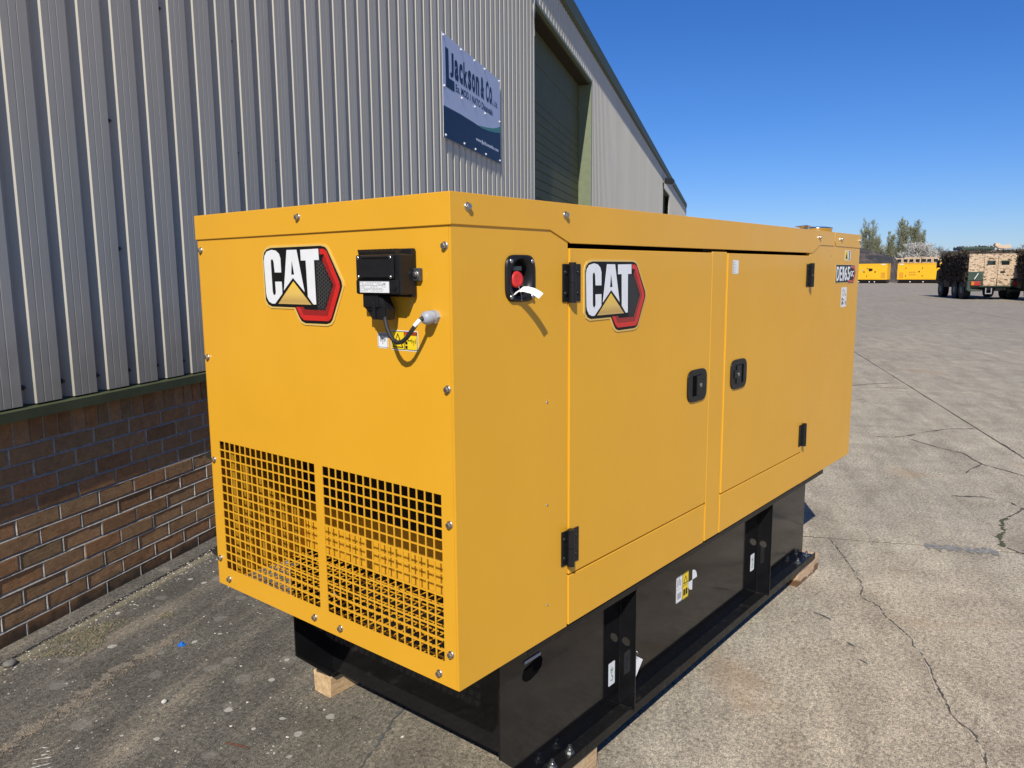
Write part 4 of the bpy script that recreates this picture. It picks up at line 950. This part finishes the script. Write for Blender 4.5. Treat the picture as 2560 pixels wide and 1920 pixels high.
# hook stickers by the gussets
TF = lambda u, v, d: (u, YT-d, v)
def hook_sticker(u0, u1, v0, v1):
    o = label(TF, u0, u1, v0, v1, m_white); cx = (u0+u1)/2; b = MB(); n = 14; h = v1-v0
    for (a0, a1, r, w, cz) in ((0, 2*pi, .0085, .0013, v0+h*.66), (-2.6, 1.6, .0072, .0032, v0+h*.30)):
        A1 = [(cx+(r-w/2)*cos(a0+(a1-a0)*k/n), cz+(r-w/2)*sin(a0+(a1-a0)*k/n)) for k in range(n+1)]; B1 = [(cx+(r+w/2)*cos(a0+(a1-a0)*k/n), cz+(r+w/2)*sin(a0+(a1-a0)*k/n)) for k in range(n+1)]
        b.add([TF(u, v, .0007) for u, v in A1+B1], [(i, i+1, n+2+i, n+1+i) for i in range(n)])
    quad(b, TF, cx-.0012, cx+.0012, v0+h*.38, v0+h*.54, .0005, .0007); quad(b, TF, cx-.004, cx+.004, v0+h*.61, v0+h*.71, .0005, .0007)
    b.build('hook_symbol', m_green, o, recalc=False)
hook_sticker(.759, .797, .194, .272); hook_sticker(1.900, 1.940, .222, .297)
# safety stickers and the balance mark on the tank
o = label(TF, 1.213, 1.2605, .316, .4165, m_white, border=m_greyink); b = MB(); quad(b, TF, 1.2155, 1.258, .3655, .367, .0005, .0007); quad(b, TF, 1.221, 1.2285, .376, .405, .0005, .0007); quad(b, TF, 1.233, 1.239, .380, .408, .0005, .0007); quad(b, TF, 1.244, 1.250, .376, .400, .0005, .0007); quad(b, TF, 1.223, 1.2355, .328, .352, .0005, .0007); quad(b, TF, 1.2375, 1.250, .328, .352, .0005, .0007); b.build('pictogram', m_greyink, o)
o = label(TF, 1.262, 1.311, .314, .4165, m_ylab, border=m_ink); b = MB(); quad(b, TF, 1.2655, 1.3075, .3655, .367, .0005, .0007); b.prism([(1.268,.373),(1.304,.373),(1.286,.405)], TF, .0005, .0007); quad(b, TF, 1.270, 1.284, .328, .352, .0005, .0007); quad(b, TF, 1.288, 1.302, .328, .352, .0005, .0007); b.build('pictogram', m_ink, o)
b = MB(); b.prism([(1.275,.377),(1.297,.377),(1.286,.397)], TF, .0007, .0009); b.build('triangle_fill', m_ylab, o)
b = MB(); cx, cz, r = 1.342, .368, .0375
for a0 in (0, pi): b.prism([(cx,cz)]+[(cx+r*cos(a0+pi/2*k/10), cz+r*sin(a0+pi/2*k/10)) for k in range(11)], TF, .0001, .0005)
b.build('balance_mark', m_white, gen)
# lifting slot: dark kidney cut-out with a bare steel lip, drawn as a shallow recess plate
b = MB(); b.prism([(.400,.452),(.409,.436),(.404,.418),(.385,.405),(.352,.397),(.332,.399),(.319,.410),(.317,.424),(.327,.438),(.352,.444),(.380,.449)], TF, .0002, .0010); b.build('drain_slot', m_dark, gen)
b = MB(); quad(b, TF, .325, .398, .4535, .4625, .0002, .003); b.build('slot_lip', m_greyink, gen)
# base bolts and nuts
nb = MB(); nb.cyl((0,0,0),(0,0,.0025), .015, .015, 18); nb.cyl((0,0,.0025),(0,0,.0125), .0100, .0100, 6, smooth=False); nb.cyl((0,0,.0125),(0,0,.024), .0058, .0055, 12); nm_ = nb.mesh('bolt', m_zinc)
for x in (.425,.512,2.437,2.560): bolt((x,.042,.104), (0,0,1), nm_)
bolt((.372,.135,.42), (-1,0,0), par=gen, s=1.1); bolt((.372,.105,.17), (-1,0,0), par=gen, s=1.1); bolt((.372,.955,.40), (-1,0,0), par=gen)
# tag tied to the near gusset
tg2 = thing('cardboard_tag', 'white card tag wired to the near gusset of the black base', 'tag', (.87,.02,.2))
b = MB(); b.add([(.866,.030,.270),(.917,.030,.236),(.872,.030,.192),(.848,.032,.226)], [(0,1,2,3)]); b.build('card', m_paper, tg2)
b = MB(); b.tube([(.832,.03,.315),(.838,.018,.308),(.842,.010,.300),(.838,.004,.296),(.848,.014,.285),(.862,.029,.268)], .0011, 5); b.build('wire', m_zinc, tg2)

# ------------------------------------------------------------------ timber blocks under the skid
def timber(x0, x1, y0, y1, h, label, mat=m_wood, seed=1):
    rnd = random.Random(seed); b = MB(); nx = 10; prof = [(y0+.004,0),(y1-.004,0),(y1,.004),(y1,h-.004),(y1-.004,h),(y0+.004,h),(y0,h-.004),(y0,.004)]; n = len(prof); vs = []
    for i in range(nx+1):
        x = x0+(x1-x0)*i/nx
        for y, z in prof: vs.append((x+(rnd.uniform(-.002,.002) if i in (0, nx) else 0), y+rnd.uniform(-.0012,.0012), max(0, z+(rnd.uniform(-.0012,.0002)))))
    b.add(vs, [(i*n+j, i*n+(j+1) % n, (i+1)*n+(j+1) % n, (i+1)*n+j) for i in range(nx) for j in range(n)]+[tuple(range(n))[::-1], tuple(range(nx*n, nx*n+n))])
    o = b.build('timber_block', mat); return tag(o, label, 'timber', 'timber blocks under the generator base')
timber(.364, .80, .988, 1.082, .083, 'pale sawn timber block under the far corner of the base, nearest the wall', seed=1)
timber(.10, .625, .020, .115, .083, 'pale sawn timber block under the near corner, at the bottom edge of the photo', seed=2)
timber(2.392, 2.690, .022, .115, .083, 'short damp stained timber block under the far right end of the base', m_wood2, seed=3)
timber(2.35, 2.70, .975, 1.07, .083, 'sawn timber block under the hidden far corner of the generator base', seed=4)

# =================================================================== FAR THINGS
CX, CY = -1.23, -1.177
def at(az, d): a = radians(az); return (CX+d*cos(a), CY+d*sin(a))
# ---- the two yellow generators across the yard
def far_generator(label, az0, az1, dist, mirror, extras):
    xa, ya = at(az0, dist); xb, yb = at(az1, dist-1.0)       # left and right end of the visible long side
    le = math.hypot(xb-xa, yb-ya); rz = math.atan2(yb-ya, xb-xa)
    g_ = thing('generator', label, 'generator', (xa, ya, 0), rz, 'yellow generators parked across the yard', local=True)
    # local: x along visible side left->right, -y toward the camera side
    zt = 2.03; zb = .36; dp = 1.5
    b = MB(); b.box(0, le, 0, dp, zb, zt); b.build('canopy', m_yfar, g_, .02)
    b = MB(); b.box(-.01, le+.01, -.015, dp+.01, zt-.13, zt+.01); b.build('lid', m_yfar, g_, .01)
    b = MB(); b.box(.15, le-.1, .05, dp-.05, 0, zb); b.box(.05, le, .0, .08, .02, .10); b.build('base_tank', m_blk2, g_)
    for x0, x1 in extras['doors']:
        b = MB(); b.box(le*x0, le*x1, -.012, 0, zb+.10, zt-.22); d_ = sub(b.build('door', m_yfar, g_, .006))
        b = MB(); b.box(le*x1-.22, le*x1-.08, -.03, -.012, 1.12, 1.24); b.build('handle', m_plas, d_)
        for z in (.75, 1.55): b = MB(); b.box(le*x0-.02, le*x0+.05, -.03, -.012, z-.06, z+.06); b.build('hinge', m_plas, d_)
    lx = le*extras['louvre']
    for k in range(4):
        b = MB(); b.box(lx+k*.11, lx+k*.11+.055, -.006, .004, .50, 1.12); b.build('louvre', m_lou, g_)
    b = MB(); b.box(lx-.0, lx+.40, -.02, 0, zt-.11, zt-.02); b.build('badge', m_white, g_)
    for x in extras['dots']:
        b = MB(); b.cyl((le*x,-.0,.14),(le*x,-.03,.14), .06, .06, 12); b.build('drain_cap', m_white, g_)
    if extras.get('window'):
        b = MB(); x = le*.56; b.prism([(x,1.56),(x+.42,1.52),(x+.44,1.36),(x+.36,1.28),(x+.10,1.22)], lambda u, v, d: (u, -d, v), 0, .02); b.build('control_window', m_plas, g_)
        b = MB(); b.box(le*.42, le*.42+.12, -.03, 0, 1.28, 1.40); b.build('switch_box', m_gland, g_)
    if extras.get('print'):
        x = le*.24
        for r_ in range(2):
            for k in range(4): b = MB(); b.box(x+k*.17, x+k*.17+.12, -.016, -.012, .80+.26*r_, .92+.26*r_); b.build('warning_print', m_lou, g_)
    return g_
m_yfar = speckle(M('yellow_paint_far', (.88,.47,.012), .45), (.88,.47,.012), .03, 1.2, 0)
m_lou = M('ochre_print', (.50,.20,.02), .6)
far_generator('yellow generator left of the gap, with an angled dark control window', 16.3, 13.72, 92, 0, dict(doors=[(.22,.50),(.53,.76)], louvre=.86, dots=(.35,.6,.72), window=1))
far_generator('yellow generator right of the gap, beside the camouflaged vehicle', 13.12, 10.2, 92, 1, dict(doors=[(.17,.47),(.50,.86)], louvre=.04, dots=(.27,.53), print=1))
# ---- camouflaged tarpaulin mound behind
def mound(az0, az1, dist, h):
    cx, cy = at((az0+az1)/2, dist); w = dist*radians(az1-az0)/2; rz = radians((az0+az1)/2)+pi/2
    b = MB(); n = 64; k = 12; rnd = random.Random(8); fold = [rnd.uniform(.5,1.0) for _ in range(n)]; vs = []
    for j in range(k+1):
        t = j/k
        for i in range(n):
            a = 2*pi*i/n; r = t; zz = h*(1-t*.45) if t < .82 else h*.63*(1-(t-.82)/.18)
            zz = max(0, zz); f = 1+.05*sin(a*11)*t+.05*(fold[i]-.7)*t; r2 = (t if t < .82 else .82+.16*(t-.82)/.18)
            vs.append((cos(a)*w*r2*f, sin(a)*5*r2*f, zz+.10*h*t*(sin(a*9+1)+sin(a*17))*.35*(t < .82)))
    b.add(vs, [(j*n+i, j*n+(i+1) % n, (j+1)*n+(i+1) % n, (j+1)*n+i) for j in range(k) for i in range(n)], False)
    o = b.build('tarpaulin_mound', m_tarp); o.location = (cx, cy, 0); o.rotation_euler = (0,0,rz); return o
m_tarp = M('brown_tarpaulin', (.06,.05,.045), .85); t = NT(m_tarp)
t.l(t.ramp(t.noise(t.pos(), .55, 4, .6, 1), [(.35,(.030,.030,.033)),(.52,(.060,.050,.045)),(.66,(.13,.100,.078))]), t.b.inputs['Base Color'])
tag(mound(12.75, 17.6, 103, 3.95), 'brown and grey tarpaulin draped over a mound behind the yellow generators', 'tarpaulin')
# ---- military vehicles
m_sand = M('sand_camouflage', (.58,.42,.27), .85); t = NT(m_sand)
v_ = t.noise(t.coord('Object', (1.2, 3.2, 6.5)), 2.2, 3, .55, .8)
t.l(t.ramp(v_, [(.36,(.09,.055,.03)),(.42,(.30,.20,.12)),(.46,(.56,.41,.27)),(.7,(.66,.50,.34))]), t.b.inputs['Base Color']); t.bump(v_, .9, .05)
m_net = M('brown_scrim_net', (.10,.08,.06), .95); t = NT(m_net); v_ = t.noise(t.coord('Object'), 11, 4, .7, 1)
t.l(t.ramp(v_, [(.35,(.035,.028,.020)),(.55,(.10,.078,.055)),(.72,(.23,.18,.13))]), t.b.inputs['Base Color']); t.bump(v_, 1, .08)
m_mil = speckle(M('dark_green_paint', (.035,.060,.040), .5), (.038,.064,.042), .2, 3, 0)
m_tyre = speckle(M('tyre_rubber', (.012,.012,.012), .8), (.013,.013,.013), .3, 20, .3, 40, .01)
m_lamp = M('red_lamp_lens', (.40,.03,.015), .25, coat=.5); m_amb = M('amber_lens', (.55,.20,.02), .25, coat=.5); m_glass = M('dark_glass', (.015,.020,.020), .08, coat=.5)
m_sandp = speckle(M('sand_paint', (.66,.50,.34), .7), (.66,.50,.34), .08, 3, 0)
def flakes(b, x0, x1, y0, y1, z0, z1, n, s, rnd, axis):
    for i in range(n):
        x, y, z = rnd.uniform(x0,x1), rnd.uniform(y0,y1), rnd.uniform(z0,z1); q = Euler((rnd.uniform(0,6),rnd.uniform(0,6),rnd.uniform(0,6))).to_matrix()
        a = s*rnd.uniform(.6,1.5); b.add([Vector((x,y,z))+q @ Vector(v) for v in ((-a,0,0),(0,a*.5,0),(a,0,a*.3),(0,-a*.5,0))], [(0,1,2,3)])
def army_truck(label, x, y, rz):
    v = thing('military_vehicle', label, 'military vehicle', (x, y, 0), rz, 'netted six-wheeled vehicles parked on the right', local=True)
    w = 1.24; rnd = random.Random(4)    # local: x forward, origin on the ground under the rear face
    b = MB(); b.prism([(0,.92),(0,2.20),(.35,2.28),(3.6,2.28),(4.25,2.1),(4.6,1.55),(5.25,1.40),(5.35,.75),(4.7,.62),(3.7,.62),(3.7,.92)], lambda u, z, d: (u, d, z), -w+.04, w-.04); b.build('body', m_net, v, .03)
    b = MB(); b.box(-.05, 0, -w, w, 1.0, 2.18); b.build('rear_panel', m_sand, v, .02)
    for s in (1, -1):
        y0 = .0 if s == 1 else -.60; 
        b = MB(); b.box(-.10, -.05, y0+.015, y0+.585, .64 if False else .66, 2.12); d_ = sub(b.build('rear_door', m_sand, v, .03))
        b = MB(); b.box(-.115, -.10, y0+.12, y0+.46, 1.66, 1.83); b.build('window', m_glass, d_)
        b = MB(); b.box(-.125, -.115, y0+.10, y0+.48, 1.82, 1.86); b.build('window_hood', m_mil, d_)
    b = MB(); b.box(-.15, -.10, -.30, -.12, 1.30, 1.36); b.build('door_handle', m_plas, v)
    b = MB(); b.box(-.08, -.045, .60, w+.01, .92, 1.34); b.box(-.06, .10, -w-.01, w+.01, .60, .93); b.build('lower_body', m_mil, v, .02)
    b = MB(); b.cyl((-.12,.98,.98),(-.11,.82,1.26), .018, .018, 6); b.build('lever', m_paper, v)
    for s in (1, -1):
        b = MB(); b.box(-.13, -.06, s*1.12, s*.70, .68, .88); l_ = sub(b.build('tail_lamp', m_lamp, v, .01)); b = MB(); b.box(-.135, -.129, s*1.10, s*.98, .70, .86); b.build('indicator', m_amb, l_)
        b = MB(); b.prism([(w+.02,.62),(w+.02,.48),(w-.08,.40),(.62,.40),(.62,.46),(w-.15,.48),(w-.10,.62)], lambda u, z, d: (d, u*s, z), -.12, .1); b.build('bumper', m_mil, v)
    b = MB(); 
    for a in ((.22,.26,.28,.56),(.46,.50,.28,.56)): b.box(-.22, -.16, a[0], a[1], a[2], a[3])
    b.box(-.22,-.16,.22,.50,.28,.32); b.build('step', m_greyink, v)
    b = MB(); b.box(-.25, 0, -.12, .08, .42, .56); b.cyl((-.30,-.30,.50),(-.2,-.30,.50), .05,.05,10); b.build('tow_hitch', m_plas, v)
    b = MB(); b.box(0, 4.7, -.45, .45, .45, .7); b.build('chassis', m_plas, v)
    for X_ in (.85, 1.95, 4.25):
        for s in (1, -1):
            b = MB(); c_ = Vector((X_, s*(w-.16), .44)); b.cyl(c_-Vector((0,.15,0)), c_+Vector((0,.15,0)), .44, .44, 28)
            for k in range(28):
                t0 = 2*pi*k/28; b.box(-.02,.02,-.15,.15,-.01,.012, Matrix.Translation(c_+Vector((cos(t0)*.445,0,sin(t0)*.445))) @ Matrix.Rotation(-t0+pi/2, 4, 'Y'))
            wh = sub(b.build('wheel', m_tyre, v)); b = MB(); b.cyl(c_+Vector((0,s*.12,0)), c_+Vector((0,s*.158,0)), .21, .17, 18); b.build('rim', m_mil, wh)
    b = MB(); b.box(.05, .5, w-.02, w+.02, .62, .95); b.box(2.7, 3.6, w-.25, w+.02, .55, .95); b.build('side_locker', m_net, v)
    b = MB(); b.box(4.55,4.62,w+.02,w+.16,1.55,1.95); b.box(4.57,4.60,w-.1,w+.1,1.6,1.64); b.build('mirror', m_plas, v)
    b = MB(); b.prism([(4.15,2.0),(4.52,1.58),(4.53,1.62),(4.2,2.06)], lambda u, z, d: (u, d, z), -1.0, 1.0); b.build('windscreen', m_glass, v)
    b = MB(); b.box(2.0, 3.4, -.45, 1.0, 2.42, 2.56); b.box(2.05,2.12,.85,.92,2.28,2.42); b.box(3.2,3.27,-.35,-.28,2.28,2.42); b.box(2.05,2.12,-.40,-.33,2.28,2.42); b.build('roof_rack', m_mil, v, .02)
    b = MB(); b.box(.5,.9,-.40,.30,2.30,2.34); b.box(.6,.8,-.30,-.20,2.3,2.50); b.prism([(-.75,2.44),(-.70,2.62),(-.30,2.60),(-.22,2.68),(-.05,2.70),(-.02,2.58),(-.18,2.46),(-.5,2.42)], lambda y_, z, d: (d, y_, z), .55, .85); b.build('gun_mount', m_sandp, v, .02)
    b = MB(); flakes(b, .0, 4.4, w-.04, w+.06, .85, 2.3, 1500, .07, rnd, 0); flakes(b, -.02, 3.6, -w, w, 2.25, 2.36, 900, .07, rnd, 0); flakes(b, 4.3, 5.3, -w, w, 1.3, 1.7, 250, .06, rnd, 0)
    flakes(b, 2.0, 3.4, -.5, 1.0, 2.5, 2.6, 200, .06, rnd, 0); flakes(b, -.02, .15, .65, 1.05, 1.95, 2.3, 90, .07, rnd, 0); flakes(b, -.02, .15, -1.1, -.8, 1.95, 2.3, 70, .07, rnd, 0)
    o = b.build('scrim_net', m_net, v, recalc=False); o['kind'] = 'stuff'
    return v
tA = army_truck('camouflaged six-wheeled military vehicle seen from behind, whole in view, both rear doors shown', 42.45, 4.62, radians(26))
px, py = at(6.20, 41.6)
tB = copy_tree(tA); tB.location = (px+.25, py-2.05, 0)
tB['label'] = 'camouflaged military vehicle at the right edge of the photo, mostly cut off'
# ---- low beige armoured vehicles behind the right-hand generator
def armoured(label, az, dist, rz, s=1.0, variant=0):
    x, y = at(az, dist); v = thing('armoured_vehicle', label, 'armoured vehicle', (x, y, 0), rz, 'sand coloured vehicles parked behind the generators', local=True)
    b = MB(); b.prism([(-2.4,.7),(-2.4,2.1),(-.2,2.15),(.4,2.0),(.9,1.5),(2.3,1.3),(2.4,.7)], lambda u, z, d: (u, d, z), -1.1, 1.1); b.build('hull', m_sandp, v, .03)
    b = MB(); b.box(-2.0,-.4,-.9,.9,2.15,2.75+.1*variant); c_ = sub(b.build('cab', m_sand, v, .04))
    for yy in (-.8, -.1, .45): b = MB(); b.box(-2.05,-1.95,yy,yy+.42,2.30,2.62); b.build('window', m_glass, c_)
    for xx in (-1.7,-1.0): b = MB(); b.box(xx,xx+.45,-.95,-.88,2.30,2.60); b.build('side_window', m_glass, c_)
    b = MB(); b.box(-2.41,-2.38,-.9,-.3,1.55,1.95); b.box(-2.41,-2.38,.3,.9,1.55,1.95); b.build('rear_window', m_glass, v)
    b = MB(); b.tube([(-1.9,-.6,2.8),(-1.5,-.6,3.0),(-.8,-.6,2.95),(-.5,-.6,2.8)], .04, 6); b.build('roof_rail', m_sandp, v)
    for X_ in (-1.6, 1.5):
        for q in (1,-1): b = MB(); b.cyl((X_,q*.85,.5),(X_,q*1.12,.5), .5,.5,18); b.build('wheel', m_tyre, v)
    return v
for i, (az, d, rz, vr) in enumerate(((12.85,108,2.9,0),(12.45,112,3.0,-1),(12.05,108,2.8,1),(11.65,112,3.1,0),(11.15,108,2.9,1),(10.75,110,3.0,0))):
    place = ('leftmost of the sand row, beside the tarpaulin mound','second from the left in the sand row behind the generator','third from the left in the sand row behind the generator','fourth from the left in the sand row, near the white blossom','fifth from the left in the sand row behind the generator','last of the sand row, just left of the camouflaged vehicle')[i]
    armoured('sand coloured armoured vehicle, '+place, az, d, rz-2.8, 1, vr)
# ---- barns beyond
m_barn = speckle(M('dark_green_sheeting', (.045,.07,.068), .6), (.045,.07,.068), .12, .5, 0)
def barn(label, az0, az1, dist, h):
    x0, y0 = at(az0, dist); x1, y1 = at(az1, dist); le = math.hypot(x1-x0, y1-y0); rz = math.atan2(y1-y0, x1-x0)
    v = thing('barn', label, 'barn', (x0, y0, 0), rz, 'low dark sheds on the horizon', local=True)
    b = MB(); b.box(0, le, 0, 12, 0, h-1.2); b.build('wall', m_barn, v)
    b = MB(); b.prism([(-.4,h-1.3),(6,h),(12.4,h-1.3),(12.4,h-1.2),(6,h+.1),(-.4,h-1.2)], lambda y_, z, d: (d, y_, z), -.3, le+.3); b.build('roof', m_barn, v)
    b = MB(); b.box(le*.4, le*.4+3.5, -.05, 0, 0, 3); b.build('door', m_mil, v)
barn('long low dark green shed on the horizon behind the camouflaged vehicle', 10.7, 8.0, 190, 5.1)
barn('low pale green shed between the two camouflaged vehicles on the horizon', 7.95, 5.2, 200, 4.9)
# ---- trees
m_bark = speckle(M('grey_bark', (.20,.175,.13), .9), (.20,.175,.13), .3, 3, 0)
m_twig = speckle(M('twig_brown', (.24,.20,.155), .9), (.24,.20,.155), .3, 2, 0)
m_leaf = M('spring_leaf', (.25,.26,.13), .7); speckle(m_leaf, (.25,.26,.13), .4, 1.2, 0)
m_blos = M('white_blossom', (.62,.58,.52), .8); speckle(m_blos, (.60,.56,.50), .25, 1.5, 0)
def tree(label, az, dist, h, w, kind, seed, name='poplar_tree', cat='tree'):
    x, y = at(az, dist); rnd = random.Random(seed); v = thing(name, label, cat, (x, y, 0), rnd.uniform(0,6), 'trees along the far edge of the yard', local=True)
    tr = MB(); nst = 5 if kind == 'poplar' else 5
    crown = MB(); tips = []
    tr.tube([(0,0,0),(.05,0,h*.12),(0,.06,h*.3)], [h*.022,h*.018,h*.015], 7)
    stems = []
    for s in range(nst):
        a = 2*pi*s/nst+rnd.uniform(-.4,.4); sp = w*(.16 if kind == 'poplar' else .30)
        top = (cos(a)*sp*rnd.uniform(.5,1.3), sin(a)*sp*rnd.uniform(.5,1.3), h*(rnd.uniform(.82,1.0) if s else 1.0)*(1 if kind == 'poplar' else .85))
        mid_ = (top[0]*.5+rnd.uniform(-.1,.1), top[1]*.5, h*.55)
        tr.tube([(0,0,h*.12), mid_, top], [h*.014, h*.008, h*.002], 5); stems.append((Vector((0,0,h*.12)), Vector(mid_), Vector(top)))
    nb = 230 if kind != 'bare' else 200
    for i in range(nb):
        s = rnd.choice(stems); t = rnd.uniform(.12, .98)
        p = s[0].lerp(s[1], t*2) if t < .5 else s[1].lerp(s[2], t*2-1)
        a = rnd.uniform(0, 2*pi)
        if kind == 'poplar': ln = w*.55*rnd.uniform(.5,1.1)*(1.12-t)**.8*1.35; d = Vector((cos(a)*.7, sin(a)*.7, 1.15))
        else: ln = w*.5*rnd.uniform(.5,1.15)*(1.1-t*.6); d = Vector((cos(a), sin(a), rnd.uniform(.2,.9)))
        d.normalize(); q = p+d*ln*.5+Vector((rnd.uniform(-.1,.1), rnd.uniform(-.1,.1), 0)); e = p+d*ln+Vector((0,0,ln*.12))
        tr.tube([p, q, e], [h*.0035, h*.0022, h*.0009], 3, False)
        for k in range(9 if kind != 'bare' else 14):
            tt = rnd.uniform(.2,1); c = p.lerp(e, tt); dd = (d+Vector((rnd.gauss(0,.5), rnd.gauss(0,.5), rnd.gauss(.1,.4)))).normalized(); l = ln*rnd.uniform(.15,.4)
            e2 = c+dd*l; sd = dd.orthogonal().normalized()*h*.0008
            tr.add([c-sd, c+sd, e2], [(0,1,2)])
            nl = {'poplar': 6, 'bare': 0, 'bush': 4, 'blossom': 9}[kind]
            for m_ in range(nl):
                r = c.lerp(e2, rnd.random())+Vector((rnd.gauss(0,.05),rnd.gauss(0,.05),rnd.gauss(0,.05)))*h*.12
                qq = Euler((rnd.uniform(0,6),rnd.uniform(0,6),rnd.uniform(0,6))).to_matrix(); a_ = h*(.0044 if kind != 'blossom' else .008)*rnd.uniform(.6,1.5)
                crown.add([r+qq @ Vector(z) for z in ((-a_,0,0),(0,a_*.6,0),(a_,0,0),(0,-a_*.6,0))], [(0,1,2,3)])
    tr.build('trunk', m_twig if kind in ('bare','bush') else m_bark, v, recalc=False)
    if crown.v: crown.build('crown', m_blos if kind == 'blossom' else m_leaf, v, recalc=False)
    return v
D_ = 150
def H(el): return 1.52+D_*math.tan(radians(el))
tree('tall poplar in spring leaf behind the tarpaulin mound, leftmost tall tree', 14.95, D_, H(3.12), 4.6, 'poplar', 1)
tree('lower poplar just right of the leftmost tall poplar', 14.45, D_+4, H(2.2), 3.6, 'poplar', 2)
tree('slender middle-height poplar between the two tall groups', 13.62, D_, H(2.4), 2.6, 'poplar', 3)
tree('tallest narrow poplar, left one of the tall pair', 12.92, D_, H(3.15), 3.8, 'poplar', 4)
tree('broad tall poplar, right one of the tall pair', 12.25, D_, H(3.05), 4.2, 'poplar', 5)
tree('shorter poplar leaning on the right flank of the tall pair', 11.85, D_+3, H(2.45), 3.0, 'poplar', 6)
tree('bushy half-leafed tree left of the middle poplar', 13.95, D_+6, H(1.95), 4.5, 'bush', 7, 'bushy_tree')
tree('bushy half-leafed tree right of the middle poplar', 13.25, D_+6, H(1.8), 4.0, 'bush', 8, 'bushy_tree')
tree('large white blossom tree in front of the tall poplars', 11.98, D_-8, H(1.78), 4.6, 'blossom', 9, 'blossom_tree')
tree('smaller white blossom tree left of the large one', 12.75, D_-8, H(1.15), 3.0, 'blossom', 10, 'blossom_tree')
tree('low white blossom tree right of the large one', 11.3, D_-8, H(1.25), 3.0, 'blossom', 11, 'blossom_tree')
tree('bare twiggy tree left of the camouflaged vehicle', 11.10, D_, H(1.80), 3.4, 'bare', 12, 'bare_tree')
tree('bare rounded tree nearest the camouflaged vehicle, right of the blossom', 10.62, D_, H(1.62), 3.0, 'bare', 13, 'bare_tree')
tree('bare tree above the gap between the two camouflaged vehicles', 6.80, D_, H(1.55), 2.6, 'bare', 14, 'bare_tree')
tree('bare tree at the far right edge of the photo', 6.25, D_, H(1.78), 3.2, 'bare', 15, 'bare_tree')
tree('half-leafed tree hidden partly by the generator corner', 15.75, D_+3, H(2.0), 4.0, 'bush', 16, 'bushy_tree')
# hedge / scrub line behind everything: many small twig and leaf faces
rnd = random.Random(77); b = MB()
for i in range(9000):
    az = rnd.uniform(1.0, 24); d = rnd.uniform(156, 170); x, y = at(az, d); hh = 3.2+1.2*sin(az*5)+.8*sin(az*13+1)
    z = rnd.random()**.7*hh; a = rnd.uniform(.10,.30); q = Euler((rnd.uniform(0,6),rnd.uniform(0,6),rnd.uniform(0,6))).to_matrix()
    b.add([Vector((x,y,z))+q @ Vector(v) for v in ((-a,0,0),(0,a*.5,0),(a,0,0),(0,-a*.5,0))], [(0,1,2,3)])
tag(b.build('scrub_hedge', speckle(M('scrub', (.085,.085,.045), .9), (.09,.085,.048), .45, .6, 0), recalc=False), 'tangled grey green scrub along the far edge of the yard', 'hedge', kind='stuff')
